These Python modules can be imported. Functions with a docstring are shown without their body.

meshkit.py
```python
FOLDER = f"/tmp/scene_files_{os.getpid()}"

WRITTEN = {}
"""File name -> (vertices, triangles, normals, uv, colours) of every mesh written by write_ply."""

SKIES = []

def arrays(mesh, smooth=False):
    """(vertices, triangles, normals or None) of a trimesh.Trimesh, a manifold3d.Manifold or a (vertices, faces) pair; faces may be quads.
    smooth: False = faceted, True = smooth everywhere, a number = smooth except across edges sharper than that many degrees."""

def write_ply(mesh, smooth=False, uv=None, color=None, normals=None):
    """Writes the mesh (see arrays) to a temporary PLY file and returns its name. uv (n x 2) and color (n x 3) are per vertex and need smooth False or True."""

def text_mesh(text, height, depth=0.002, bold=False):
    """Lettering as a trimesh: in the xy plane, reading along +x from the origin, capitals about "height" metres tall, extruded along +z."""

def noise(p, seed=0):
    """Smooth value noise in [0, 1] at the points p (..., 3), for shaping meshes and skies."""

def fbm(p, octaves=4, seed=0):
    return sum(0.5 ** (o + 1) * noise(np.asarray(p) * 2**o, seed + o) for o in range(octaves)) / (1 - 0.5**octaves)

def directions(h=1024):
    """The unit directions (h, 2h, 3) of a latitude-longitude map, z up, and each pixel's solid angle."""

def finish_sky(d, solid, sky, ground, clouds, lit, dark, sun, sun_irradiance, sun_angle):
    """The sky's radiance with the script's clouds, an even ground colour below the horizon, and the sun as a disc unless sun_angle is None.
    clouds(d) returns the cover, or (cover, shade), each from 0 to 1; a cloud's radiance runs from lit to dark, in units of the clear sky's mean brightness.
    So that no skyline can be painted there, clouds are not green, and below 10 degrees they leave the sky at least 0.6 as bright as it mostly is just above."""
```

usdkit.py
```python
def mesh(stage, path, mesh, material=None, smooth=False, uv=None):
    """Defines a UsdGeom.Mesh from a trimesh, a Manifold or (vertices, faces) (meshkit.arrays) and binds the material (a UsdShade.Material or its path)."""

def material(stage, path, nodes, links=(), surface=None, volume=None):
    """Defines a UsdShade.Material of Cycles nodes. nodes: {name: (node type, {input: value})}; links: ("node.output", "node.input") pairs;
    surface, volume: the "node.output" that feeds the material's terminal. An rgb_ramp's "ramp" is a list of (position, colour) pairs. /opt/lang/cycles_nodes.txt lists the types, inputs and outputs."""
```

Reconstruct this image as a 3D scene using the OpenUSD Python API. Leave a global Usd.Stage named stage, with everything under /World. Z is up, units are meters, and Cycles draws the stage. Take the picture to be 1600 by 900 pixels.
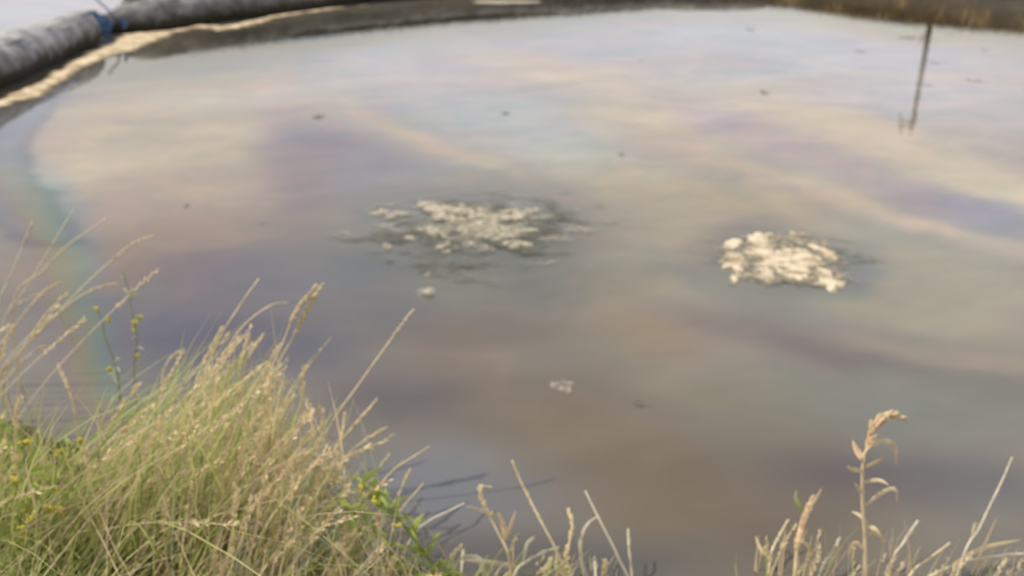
import math, random
import numpy as np
import shapely
from shapely.geometry import Polygon, LineString, Point
from scipy.sparse import coo_matrix
from scipy.sparse.csgraph import connected_components
from pxr import Usd, UsdGeom, UsdLux, UsdShade, Gf, Sdf, Vt
import usdkit
from meshkit import fbm, noise

stage = Usd.Stage.CreateInMemory()
UsdGeom.SetStageUpAxis(stage, UsdGeom.Tokens.z)
UsdGeom.SetStageMetersPerUnit(stage, 1.0)
W = UsdGeom.Xform.Define(stage, '/World')
stage.SetDefaultPrim(W.GetPrim())
UsdGeom.Scope.Define(stage, '/World/Looks')

# ------------------------------------------------------------------ camera
CAM_H, PITCH, FPX = 1.6, math.radians(23.2), 1400.0     # metres, downward tilt, focal length in 1600-px units
cam = UsdGeom.Camera.Define(stage, '/World/camera')
cam.CreateHorizontalApertureAttr(32.0)
cam.CreateVerticalApertureAttr(18.0)
cam.CreateFocalLengthAttr(32.0 * FPX / 1600)
cam.CreateFStopAttr(4.4)
cam.CreateFocusDistanceAttr(0.95)
cam.CreateClippingRangeAttr(Gf.Vec2f(0.05, 5000))
cam.AddTranslateOp().Set(Gf.Vec3d(0, 0, CAM_H))
cam.AddRotateXOp().Set(90.0 - math.degrees(PITCH))
cam.CreateExposureAttr(0.0)

# ------------------------------------------------------------------ sky and sun (hazy sun under a bright veil of cloud)
SUN_AZ, SUN_EL = math.radians(-88), math.radians(54)       # from +y, clockwise
SKY_STRENGTH, CLOUD = 0.10, (10.2, 10.15, 10.55)
sun_dir = np.array([math.sin(SUN_AZ) * math.cos(SUN_EL), math.cos(SUN_AZ) * math.cos(SUN_EL), math.sin(SUN_EL)])
sky_mat = usdkit.material(stage, '/World/Looks/sky_look', {
    'tc': ('texture_coordinate', {}),
    'map': ('mapping', {'scale': (1.0, 1.0, 2.2)}),
    'n': ('noise_texture', {'scale': 1.7, 'detail': 5.0, 'roughness': 0.55}),
    'r': ('rgb_ramp', {'ramp': [(0.30, (0.62,) * 3), (0.62, (0.96,) * 3)]}),
    'sky': ('sky_texture', {'sky_type': 'single_scattering', 'sun_disc': False, 'sun_elevation': SUN_EL, 'sun_rotation': SUN_AZ,
                            'air_density': 1.0, 'aerosol_density': 1.5}),
    'mix': ('mix_color', {'b': CLOUD, 'use_clamp': False}),
    'bg': ('background_shader', {'strength': SKY_STRENGTH}),
}, [('tc.generated', 'map.vector'), ('map.vector', 'n.vector'), ('n.fac', 'r.fac'), ('r.color', 'mix.fac'),
    ('sky.color', 'mix.a'), ('mix.result', 'bg.color')], surface='bg.background')
dome = UsdLux.DomeLight.Define(stage, '/World/sky')
UsdShade.MaterialBindingAPI.Apply(dome.GetPrim()).Bind(sky_mat)
dome.GetPrim().SetCustomDataByKey('kind', 'structure')
sun = UsdLux.DistantLight.Define(stage, '/World/sun')
sun.CreateNormalizeAttr(True) if hasattr(sun, 'CreateNormalizeAttr') else None
sun.CreateIntensityAttr(1.2)
sun.CreateAngleAttr(1.5)
sun.CreateColorAttr(Gf.Vec3f(1.0, 0.94, 0.83))
sun.AddRotateXYZOp().Set(Gf.Vec3f(90.0 - math.degrees(SUN_EL), 0, 180.0 - math.degrees(SUN_AZ)))

# ------------------------------------------------------------------ where things stand: points of the water plane and of upright planes
def ray(u, v):
    a, b = (np.asarray(u, float) - 800) / FPX, (450 - np.asarray(v, float)) / FPX
    s, c = math.sin(PITCH), math.cos(PITCH)
    return np.stack([a, c + b * s, -s + b * c], -1)

def ground(u, v, z=0.0):
    d = ray(u, v)
    return d[..., :2] * ((z - CAM_H) / d[..., 2])[..., None]

def upright(u, v, y):
    d = ray(u, v)
    return d * (np.asarray(y, float) / d[..., 1])[..., None] + np.array([0, 0, CAM_H])

# ------------------------------------------------------------------ helpers
used = {}
def numbered(path):
    n = used.get(path, 0)
    used[path] = n + 1
    return path if n == 0 else f'{path}_{n:03d}'

def data(prim, **kw):
    for k, v in kw.items():
        if v:
            prim.SetCustomDataByKey(k, v)
    return prim

def obj(name, mesh, mat, parent=None, smooth=False, **kw):
    base = parent.GetPath().pathString if parent is not None else '/World'
    cover = None
    if isinstance(mesh, tuple) and np.asarray(mesh[0]).shape[1] == 4:
        cover = np.asarray(mesh[0])[:, 3]
        mesh = (np.asarray(mesh[0])[:, :3], mesh[1])
    m = usdkit.mesh(stage, numbered(f'{base}/{name}'), mesh, mat, smooth)
    if cover is not None:
        UsdGeom.PrimvarsAPI(m).CreatePrimvar('cover', Sdf.ValueTypeNames.Color3fArray, 'vertex').Set(Vt.Vec3fArray.FromNumpy(np.repeat(cover[:, None], 3, 1).astype(np.float32)))
    return data(m.GetPrim(), **kw)

def thing(name, label, category, loc=(0, 0, 0), group=None):
    x = UsdGeom.Xform.Define(stage, numbered('/World/' + name))
    if any(loc):
        x.AddTranslateOp().Set(Gf.Vec3d(*map(float, loc)))
    return data(x.GetPrim(), label=label, category=category, group=group)

def join(parts):
    v, f, n = [], [], 0
    for a, b in parts:
        v.append(np.asarray(a, float)); f.append(np.asarray(b, int) + n); n += len(a)
    return np.vstack(v), np.vstack(f)

def moved(mesh, loc):
    return np.asarray(mesh[0]) - np.asarray(loc), mesh[1]

def smooth_path(p, n):
    p = np.asarray(p, float)
    if len(p) == 2:
        return p[0] + np.linspace(0, 1, n)[:, None] * (p[1] - p[0])
    e = np.vstack([2 * p[0] - p[1], p, 2 * p[-1] - p[-2]])
    seg = np.linalg.norm(np.diff(p, axis=0), axis=1)
    cum = np.r_[0, np.cumsum(seg)]
    out = []
    for s in np.linspace(0, cum[-1], n):
        i = min(max(np.searchsorted(cum, s, 'right') - 1, 0), len(p) - 2)
        t = (s - cum[i]) / max(seg[i], 1e-9)
        a, b, c, d = e[i], e[i + 1], e[i + 2], e[i + 3]
        out.append(0.5 * (2 * b + (c - a) * t + (2 * a - 5 * b + 4 * c - d) * t * t + (3 * b - a - 3 * c + d) * t ** 3))
    return np.array(out)

def tube(path, radius, sides=6, caps=True):
    p = np.asarray(path, float)
    n = len(p)
    r = np.broadcast_to(np.asarray(radius, float), (n,))
    t = np.gradient(p, axis=0)
    t /= np.maximum(np.linalg.norm(t, axis=1, keepdims=True), 1e-9)
    ref = np.array([0, 0, 1.0]) if abs(t[0][2]) < 0.9 else np.array([1.0, 0, 0])
    v, a = [], None
    for i in range(n):
        a = ref if a is None else a
        a = a - t[i] * a.dot(t[i])
        a /= max(np.linalg.norm(a), 1e-9)
        b = np.cross(t[i], a)
        ang = np.arange(sides) / sides * 2 * math.pi
        v.append(p[i] + r[i] * (np.cos(ang)[:, None] * a + np.sin(ang)[:, None] * b))
    v = np.vstack(v)
    f = []
    for i in range(n - 1):
        for k in range(sides):
            q, w = i * sides + k, i * sides + (k + 1) % sides
            f += [(q, w, w + sides), (q, w + sides, q + sides)]
    if caps:
        f += [(0, k + 1, k) for k in range(1, sides - 1)]
        o = (n - 1) * sides
        f += [(o, o + k, o + k + 1) for k in range(1, sides - 1)]
    return v, np.array(f)

def ellipsoid(c, axis, length, width, rng=None, flat=1.0):
    axis = np.asarray(axis, float); axis /= np.linalg.norm(axis)
    s = np.linspace(-1, 1, 6)
    r = width / 2 * np.sqrt(np.maximum(1 - s ** 2, 0.004))
    return tube(np.asarray(c) + s[:, None] * axis * length / 2, r, 5)

def blades(root, az, lean, height, width, bend, n=6):
    """Tapered, curved ribbons, all at once. root (m,3), the rest (m,)."""
    m = len(root)
    t = np.linspace(0, 1, n)[None, :]
    horiz = (lean[:, None] * t + bend[:, None] * t ** 2.2) * height[:, None]
    up = height[:, None] * (t - 0.22 * np.abs(bend)[:, None] * t ** 2.5)
    d = np.stack([np.sin(az), np.cos(az)], -1)
    c = np.empty((m, n, 3))
    c[..., 0] = root[:, None, 0] + d[:, None, 0] * horiz
    c[..., 1] = root[:, None, 1] + d[:, None, 1] * horiz
    c[..., 2] = root[:, None, 2] + up
    return c, width[:, None] * np.clip(1.05 - t ** 1.6, 0.04, 1) * np.clip(0.55 + 1.6 * t, 0, 1)

def ribbons(c, w, side_az):
    """Ribbon meshes along centre lines c (m,n,3) of widths w (m,n); side_az (m,) turns the blade face."""
    m, n, _ = c.shape
    s = np.stack([np.cos(side_az), np.sin(side_az), 0 * side_az], -1)[:, None, :]
    keel = np.array([0, 0, 1.0]) * 0
    a, b = c - s * w[..., None] / 2, c + s * w[..., None] / 2
    v = np.stack([a, b], 2).reshape(-1, 3)
    base = (np.arange(m) * n * 2)[:, None]
    k = np.arange(n - 1)[None, :] * 2 + base
    f = np.stack([np.stack([k, k + 1, k + 3], -1), np.stack([k, k + 3, k + 2], -1)], 2).reshape(-1, 3)
    return v, f

# ------------------------------------------------------------------ materials
def mat_simple(name, stops, scale=8.0, rough=0.8, bump=0.0, detail=4.0, island=False, translucent=0.0, bump_scale=None, distance=0.02, spec=0.3):
    nodes = {'g': ('geometry', {}), 'n': ('noise_texture', {'scale': scale, 'detail': detail}),
             'r': ('rgb_ramp', {'ramp': stops}),
             'p': ('principled_bsdf', {'roughness': rough, 'specular_ior_level': spec})}
    links = [('g.position', 'n.vector'), ('r.color', 'p.base_color')]
    links.append(('g.random_per_island', 'r.fac') if island else ('n.fac', 'r.fac'))
    if bump:
        nodes['bn'] = ('noise_texture', {'scale': bump_scale or scale * 3, 'detail': 5.0})
        nodes['b'] = ('bump', {'strength': bump, 'distance': distance})
        links += [('g.position', 'bn.vector'), ('bn.fac', 'b.height'), ('b.normal', 'p.normal')]
    out = 'p.BSDF'
    if translucent:
        nodes['t'] = ('translucent_bsdf', {})
        nodes['m'] = ('mix_closure', {'fac': translucent})
        links += [('r.color', 't.color'), ('p.BSDF', 'm.closure1'), ('t.BSDF', 'm.closure2')]
        out = 'm.closure'
    return usdkit.material(stage, '/World/Looks/' + name, nodes, links, surface=out)

M = {}
M['bank'] = usdkit.material(stage, '/World/Looks/bank_look', {
    'g': ('geometry', {}), 'n': ('noise_texture', {'scale': 1.3, 'detail': 8.0, 'roughness': 0.65}),
    'r': ('rgb_ramp', {'ramp': [(0.3, (0.018, 0.018, 0.008)), (0.5, (0.035, 0.030, 0.014)), (0.7, (0.065, 0.050, 0.026))]}),
    'bn': ('noise_texture', {'scale': 22.0, 'detail': 6.0}), 'b': ('bump', {'strength': 0.8, 'distance': 0.03}),
    'p': ('principled_bsdf', {'roughness': 0.95, 'specular_ior_level': 0.1})},
    [('g.position', 'n.vector'), ('n.fac', 'r.fac'), ('r.color', 'p.base_color'), ('g.position', 'bn.vector'),
     ('bn.fac', 'b.height'), ('b.normal', 'p.normal')], surface='p.BSDF')
M['grass_mixed'] = mat_simple('grass_mixed_look', [(0.0, (0.42, 0.42, 0.16)), (0.3, (0.62, 0.60, 0.28)), (0.55, (0.75, 0.70, 0.40)),
                              (0.8, (0.77, 0.68, 0.42)), (1.0, (0.82, 0.73, 0.54))], island=True, translucent=0.4, rough=0.6)
M['grass_green'] = mat_simple('grass_green_look', [(0.0, (0.24, 0.29, 0.08)), (0.5, (0.46, 0.48, 0.17)), (1.0, (0.66, 0.63, 0.30))], island=True, translucent=0.45, rough=0.55)
M['grass_dry'] = mat_simple('grass_dry_look', [(0.0, (0.56, 0.44, 0.28)), (0.5, (0.74, 0.63, 0.44)), (1.0, (0.84, 0.76, 0.60))], island=True, translucent=0.35, rough=0.7)
M['grass_grey'] = mat_simple('grass_grey_look', [(0.0, (0.32, 0.35, 0.24)), (0.5, (0.54, 0.55, 0.42)), (1.0, (0.72, 0.70, 0.57))], island=True, translucent=0.35, rough=0.6)
M['straw'] = mat_simple('straw_look', [(0.3, (0.46, 0.35, 0.20)), (0.7, (0.66, 0.55, 0.35))], scale=40, rough=0.7, translucent=0.1)
M['pale_straw'] = mat_simple('pale_straw_look', [(0.3, (0.44, 0.39, 0.28)), (0.7, (0.62, 0.56, 0.43))], scale=40, rough=0.7, translucent=0.1)
M['rust'] = mat_simple('rust_straw_look', [(0.3, (0.36, 0.24, 0.14)), (0.7, (0.54, 0.41, 0.25))], scale=60, rough=0.8)
M['seed'] = mat_simple('seed_look', [(0.0, (0.62, 0.51, 0.30)), (1.0, (0.82, 0.72, 0.50))], island=True, translucent=0.3, rough=0.75)
M['seed_pale'] = mat_simple('seed_pale_look', [(0.0, (0.50, 0.45, 0.34)), (1.0, (0.68, 0.62, 0.50))], island=True, translucent=0.3, rough=0.75)
M['stem_green'] = mat_simple('stem_green_look', [(0.3, (0.16, 0.18, 0.07)), (0.7, (0.28, 0.28, 0.12))], scale=30, rough=0.6, translucent=0.1)
M['flower'] = mat_simple('flower_look', [(0.0, (0.55, 0.48, 0.06)), (1.0, (0.70, 0.64, 0.20))], island=True, translucent=0.3, rough=0.7)
M['weed'] = mat_simple('weed_leaf_look', [(0.0, (0.30, 0.36, 0.08)), (0.5, (0.50, 0.53, 0.15)), (1.0, (0.72, 0.68, 0.30))], island=True, translucent=0.4, rough=0.55)
M['foam'] = usdkit.material(stage, '/World/Looks/foam_look', {
    'g': ('geometry', {}), 'n': ('noise_texture', {'scale': 11.0, 'detail': 7.0, 'roughness': 0.68}),
    'r': ('rgb_ramp', {'ramp': [(0.34, (0.17, 0.13, 0.075)), (0.44, (0.32, 0.26, 0.17)), (0.56, (0.50, 0.43, 0.315))]}),
    'v': ('voronoi_texture', {'scale': 55.0}), 'b': ('bump', {'strength': 0.5, 'distance': 0.01}),
    'p': ('principled_bsdf', {'roughness': 0.75, 'specular_ior_level': 0.25})},
    [('g.position', 'n.vector'), ('n.fac', 'r.fac'), ('r.color', 'p.base_color'), ('g.position', 'v.vector'),
     ('v.distance', 'b.height'), ('b.normal', 'p.normal')], surface='p.BSDF')
def mat_film(name, stops, scale, opacity, rough=0.5):
    # thin floating film: cover (0 at its torn edge) lets the water through
    M_ = usdkit.material(stage, '/World/Looks/' + name, {
        'g': ('geometry', {}), 'n': ('noise_texture', {'scale': scale, 'detail': 6.0, 'roughness': 0.65}), 'r': ('rgb_ramp', {'ramp': stops}),
        'c': ('attribute', {'attribute': 'cover'}), 'sep': ('separate_color', {}),
        'n2': ('noise_texture', {'scale': scale * 1.7, 'detail': 5.0}), 'k': ('map_range', {'from_min': 0.32, 'from_max': 0.62, 'to_min': 0.25, 'to_max': 1.0, 'clamp': True}),
        'f': ('math', {'math_type': 'multiply'}), 'f2': ('math', {'math_type': 'multiply', 'value2': opacity, 'use_clamp': True}),
        'p': ('principled_bsdf', {'roughness': rough, 'specular_ior_level': 0.3}), 't': ('transparent_bsdf', {'color': (1, 1, 1)}), 'm': ('mix_closure', {})},
        [('g.position', 'n.vector'), ('n.fac', 'r.fac'), ('r.color', 'p.base_color'), ('g.position', 'n2.vector'), ('n2.fac', 'k.value'), ('c.color', 'sep.color'),
         ('sep.r', 'f.value1'), ('k.result', 'f.value2'), ('f.value', 'f2.value1'), ('f2.value', 'm.fac'), ('t.BSDF', 'm.closure1'), ('p.BSDF', 'm.closure2')], surface='m.closure')
    return M_
M['foam_grey'] = mat_film('foam_grey_look', [(0.3, (0.26, 0.23, 0.17)), (0.7, (0.52, 0.455, 0.345))], 30, 1.0, .7)
M['foam_mat'] = mat_film('foam_mat_look', [(0.3, (0.10, 0.095, 0.06)), (0.5, (0.28, 0.25, 0.18)), (0.66, (0.55, 0.49, 0.37))], 30, 0.95, .7)
M['foam_crust'] = mat_film('foam_crust_look', [(0.32, (0.07, 0.063, 0.05)), (0.50, (0.20, 0.17, 0.12)), (0.66, (0.46, 0.39, 0.28))], 26, 0.9, .75)
M['foam_line'] = mat_film('foam_line_look', [(0.33, (0.15, 0.10, 0.05)), (0.45, (0.36, 0.27, 0.16)), (0.6, (0.56, 0.46, 0.31))], 5, 1.6, .7)
M['scum'] = mat_film('dark_scum_look', [(0.3, (0.028, 0.029, 0.022)), (0.7, (0.10, 0.095, 0.065))], 22, 1.0)
M['scum_thin'] = mat_film('thin_scum_look', [(0.3, (0.05, 0.052, 0.045)), (0.7, (0.14, 0.135, 0.11))], 18, 0.65)
M['brown_scum'] = mat_film('brown_scum_look', [(0.35, (0.016, 0.011, 0.006)), (0.65, (0.085, 0.056, 0.03))], 6, 0.95, .6)
for boom_name, dark_top in (('boom', 0.31), ('boom_dark', 0.50)):  # fabric colour darkens towards the waterline, reaching higher on the right sleeve
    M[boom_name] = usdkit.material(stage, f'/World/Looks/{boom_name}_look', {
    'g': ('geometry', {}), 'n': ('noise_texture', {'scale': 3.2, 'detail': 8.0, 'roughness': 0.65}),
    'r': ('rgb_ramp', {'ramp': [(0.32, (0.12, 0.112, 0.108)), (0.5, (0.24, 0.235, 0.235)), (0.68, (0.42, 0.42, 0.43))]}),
    'xyz': ('separate_xyz', {}), 'h': ('map_range', {'from_min': 0.10, 'from_max': dark_top, 'to_min': 0.0, 'to_max': 1.0, 'clamp': True}),
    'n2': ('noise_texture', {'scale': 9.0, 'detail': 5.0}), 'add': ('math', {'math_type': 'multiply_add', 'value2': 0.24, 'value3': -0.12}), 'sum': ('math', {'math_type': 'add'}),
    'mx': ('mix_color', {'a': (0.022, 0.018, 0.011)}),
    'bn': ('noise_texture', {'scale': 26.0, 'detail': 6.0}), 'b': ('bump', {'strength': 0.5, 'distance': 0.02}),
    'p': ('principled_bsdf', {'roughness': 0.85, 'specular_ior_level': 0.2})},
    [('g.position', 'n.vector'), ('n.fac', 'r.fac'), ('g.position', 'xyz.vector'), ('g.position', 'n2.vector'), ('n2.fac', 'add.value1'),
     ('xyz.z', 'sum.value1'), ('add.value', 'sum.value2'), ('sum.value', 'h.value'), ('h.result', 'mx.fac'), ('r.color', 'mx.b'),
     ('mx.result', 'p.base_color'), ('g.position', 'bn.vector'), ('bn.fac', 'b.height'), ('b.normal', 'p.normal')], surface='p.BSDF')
M['rope'] = usdkit.material(stage, '/World/Looks/rope_look', {
    'g': ('geometry', {}), 'w': ('wave_texture', {'scale': 30.0, 'distortion': 1.0}),
    'r': ('rgb_ramp', {'ramp': [(0.2, (0.008, 0.028, 0.085)), (0.8, (0.025, 0.08, 0.19))]}),
    'p': ('principled_bsdf', {'roughness': 0.6})},
    [('g.position', 'w.vector'), ('w.fac', 'r.fac'), ('r.color', 'p.base_color')], surface='p.BSDF')
M['pole'] = mat_simple('pole_wood_look', [(0.3, (0.025, 0.02, 0.018)), (0.7, (0.06, 0.05, 0.04))], scale=4, rough=0.85)
M['ceramic'] = mat_simple('ceramic_look', [(0.3, (0.10, 0.07, 0.05)), (0.7, (0.14, 0.10, 0.07))], scale=10, rough=0.3)
M['scrub'] = mat_simple('dark_scrub_look', [(0.0, (0.006, 0.007, 0.0025)), (0.5, (0.012, 0.0125, 0.005)), (1.0, (0.028, 0.025, 0.010))], island=True, translucent=0.15, rough=0.8)
M['far_straw'] = mat_simple('far_dry_grass_look', [(0.32, (0.02, 0.014, 0.004)), (0.46, (0.09, 0.056, 0.018)), (0.58, (0.15, 0.096, 0.034)), (0.68, (0.55, 0.40, 0.20))], scale=1.6, detail=6.0, translucent=0.2, rough=0.85)

# ------------------------------------------------------------------ the pond and its banks
near = [(-6.5, 5.6), (-4.2, 4.2), (-2.6, 3.15), (-1.7, 2.62), (-1.05, 2.30), (-0.55, 2.05), (-0.15, 1.86), (0.15, 1.68), (0.6, 1.56), (1.3, 1.52), (2.2, 1.62), (4, 2.3), (7, 4.4), (11, 8.5)]
far_arc = [(14.5, 13), (15, 17), (12.5, 20.2), (8, 21.8), (3, 22.4), (-3, 22.4), (-9, 22.2), (-15, 22), (-21, 21), (-24, 17), (-22, 12), (-15, 9), (-10, 7.4)]
ring = near + far_arc
ring = smooth_path(np.array(ring + [ring[0]], float), 260)[:-1]
POND = Polygon(ring).buffer(0)
SHORE = POND.exterior

# crest of the far bank by direction, read from the skyline mirrored in the water
SKYLINE = np.array([(150, 20), (214, 30), (228, 84), (300, 80), (400, 68), (600, 45), (850, 25), (1040, 11), (1150, 5), (1200, 14), (1250, 20), (1350, 35), (1450, 45), (1525, 52), (1600, 58), (1700, 66)], float)
sd = ray(SKYLINE[:, 0], SKYLINE[:, 1])
SKY_AZ, SKY_TAN = np.arctan2(sd[:, 0], sd[:, 1]), -sd[:, 2] / np.hypot(sd[:, 0], sd[:, 1])
SKY_TAN[2:9] += 0.004
SKY_TAN[:2] = 0.078

def crest_z(x, y):
    r = np.hypot(x, y)
    return r * np.interp(np.arctan2(x, y), SKY_AZ, SKY_TAN) - CAM_H

def signed(x, y):
    p = shapely.points(x.ravel(), y.ravel())
    d = shapely.distance(p, SHORE)
    return np.where(shapely.contains(POND, p), -d, d).reshape(x.shape)

def bank_height(x, y):
    d = signed(x, y)
    out = np.maximum(d, 0)
    low = 0.17 * (1 - np.exp(-out / 0.45)) + 0.02 * (fbm(np.stack([x * 2, y * 2, 0 * x], -1), 4, 5) - 0.5) * np.clip(out * 4, 0, 1)
    far = np.clip((y - 15) / 3, 0, 1) * np.clip(out / 2.6, 0, 1) * np.exp(-np.maximum(out - 4, 0) / 5)
    dike = np.maximum(crest_z(x, y) * 0.86 - 0.17, 0) * far * far * (3 - 2 * far)
    bumps = 0.35 * (fbm(np.stack([x * .25, y * .25, 0 * x], -1), 4, 9) - 0.5) * np.clip((out - 4) / 6, 0, 1)
    return np.where(d < 0, -0.55 * (1 - np.exp(d / 0.6)), low + dike + bumps)

def spread(lo, hi, step, far_lo, far_hi, ratio=1.13):
    core = list(np.arange(lo, hi + step / 2, step))
    a, s = [], step
    p = hi
    while p < far_hi:
        s *= ratio; p += s; a.append(p)
    b, s, p = [], step, lo
    while p > far_lo:
        s *= ratio; p -= s; b.append(p)
    return np.array(b[::-1] + core + a)

def sheet(xs, ys, zf):
    X, Y = np.meshgrid(xs, ys)
    Z = zf(X, Y)
    v = np.stack([X, Y, Z], -1).reshape(-1, 3)
    nx, ny = len(xs), len(ys)
    i = (np.arange(ny - 1)[:, None] * nx + np.arange(nx - 1)[None, :]).ravel()
    f = np.vstack([np.stack([i, i + 1, i + nx + 1], 1), np.stack([i, i + nx + 1, i + nx], 1)])
    return v, f

tv, tf = sheet(spread(-3, 3, 0.12, -900, 900, 1.045), spread(0.4, 4, 0.12, -900, 900, 1.045), bank_height)
obj('bank', (tv, tf), M['bank'], smooth=True, kind='structure')

# ------------------------------------------------------------------ water with its oil film
wx, wy = spread(-3.6, 3.6, 0.035, -25.5, 17, 1.03), spread(1.4, 7.0, 0.035, 1.0, 24, 1.02)
WX, WY = np.meshgrid(wx, wy)
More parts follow.
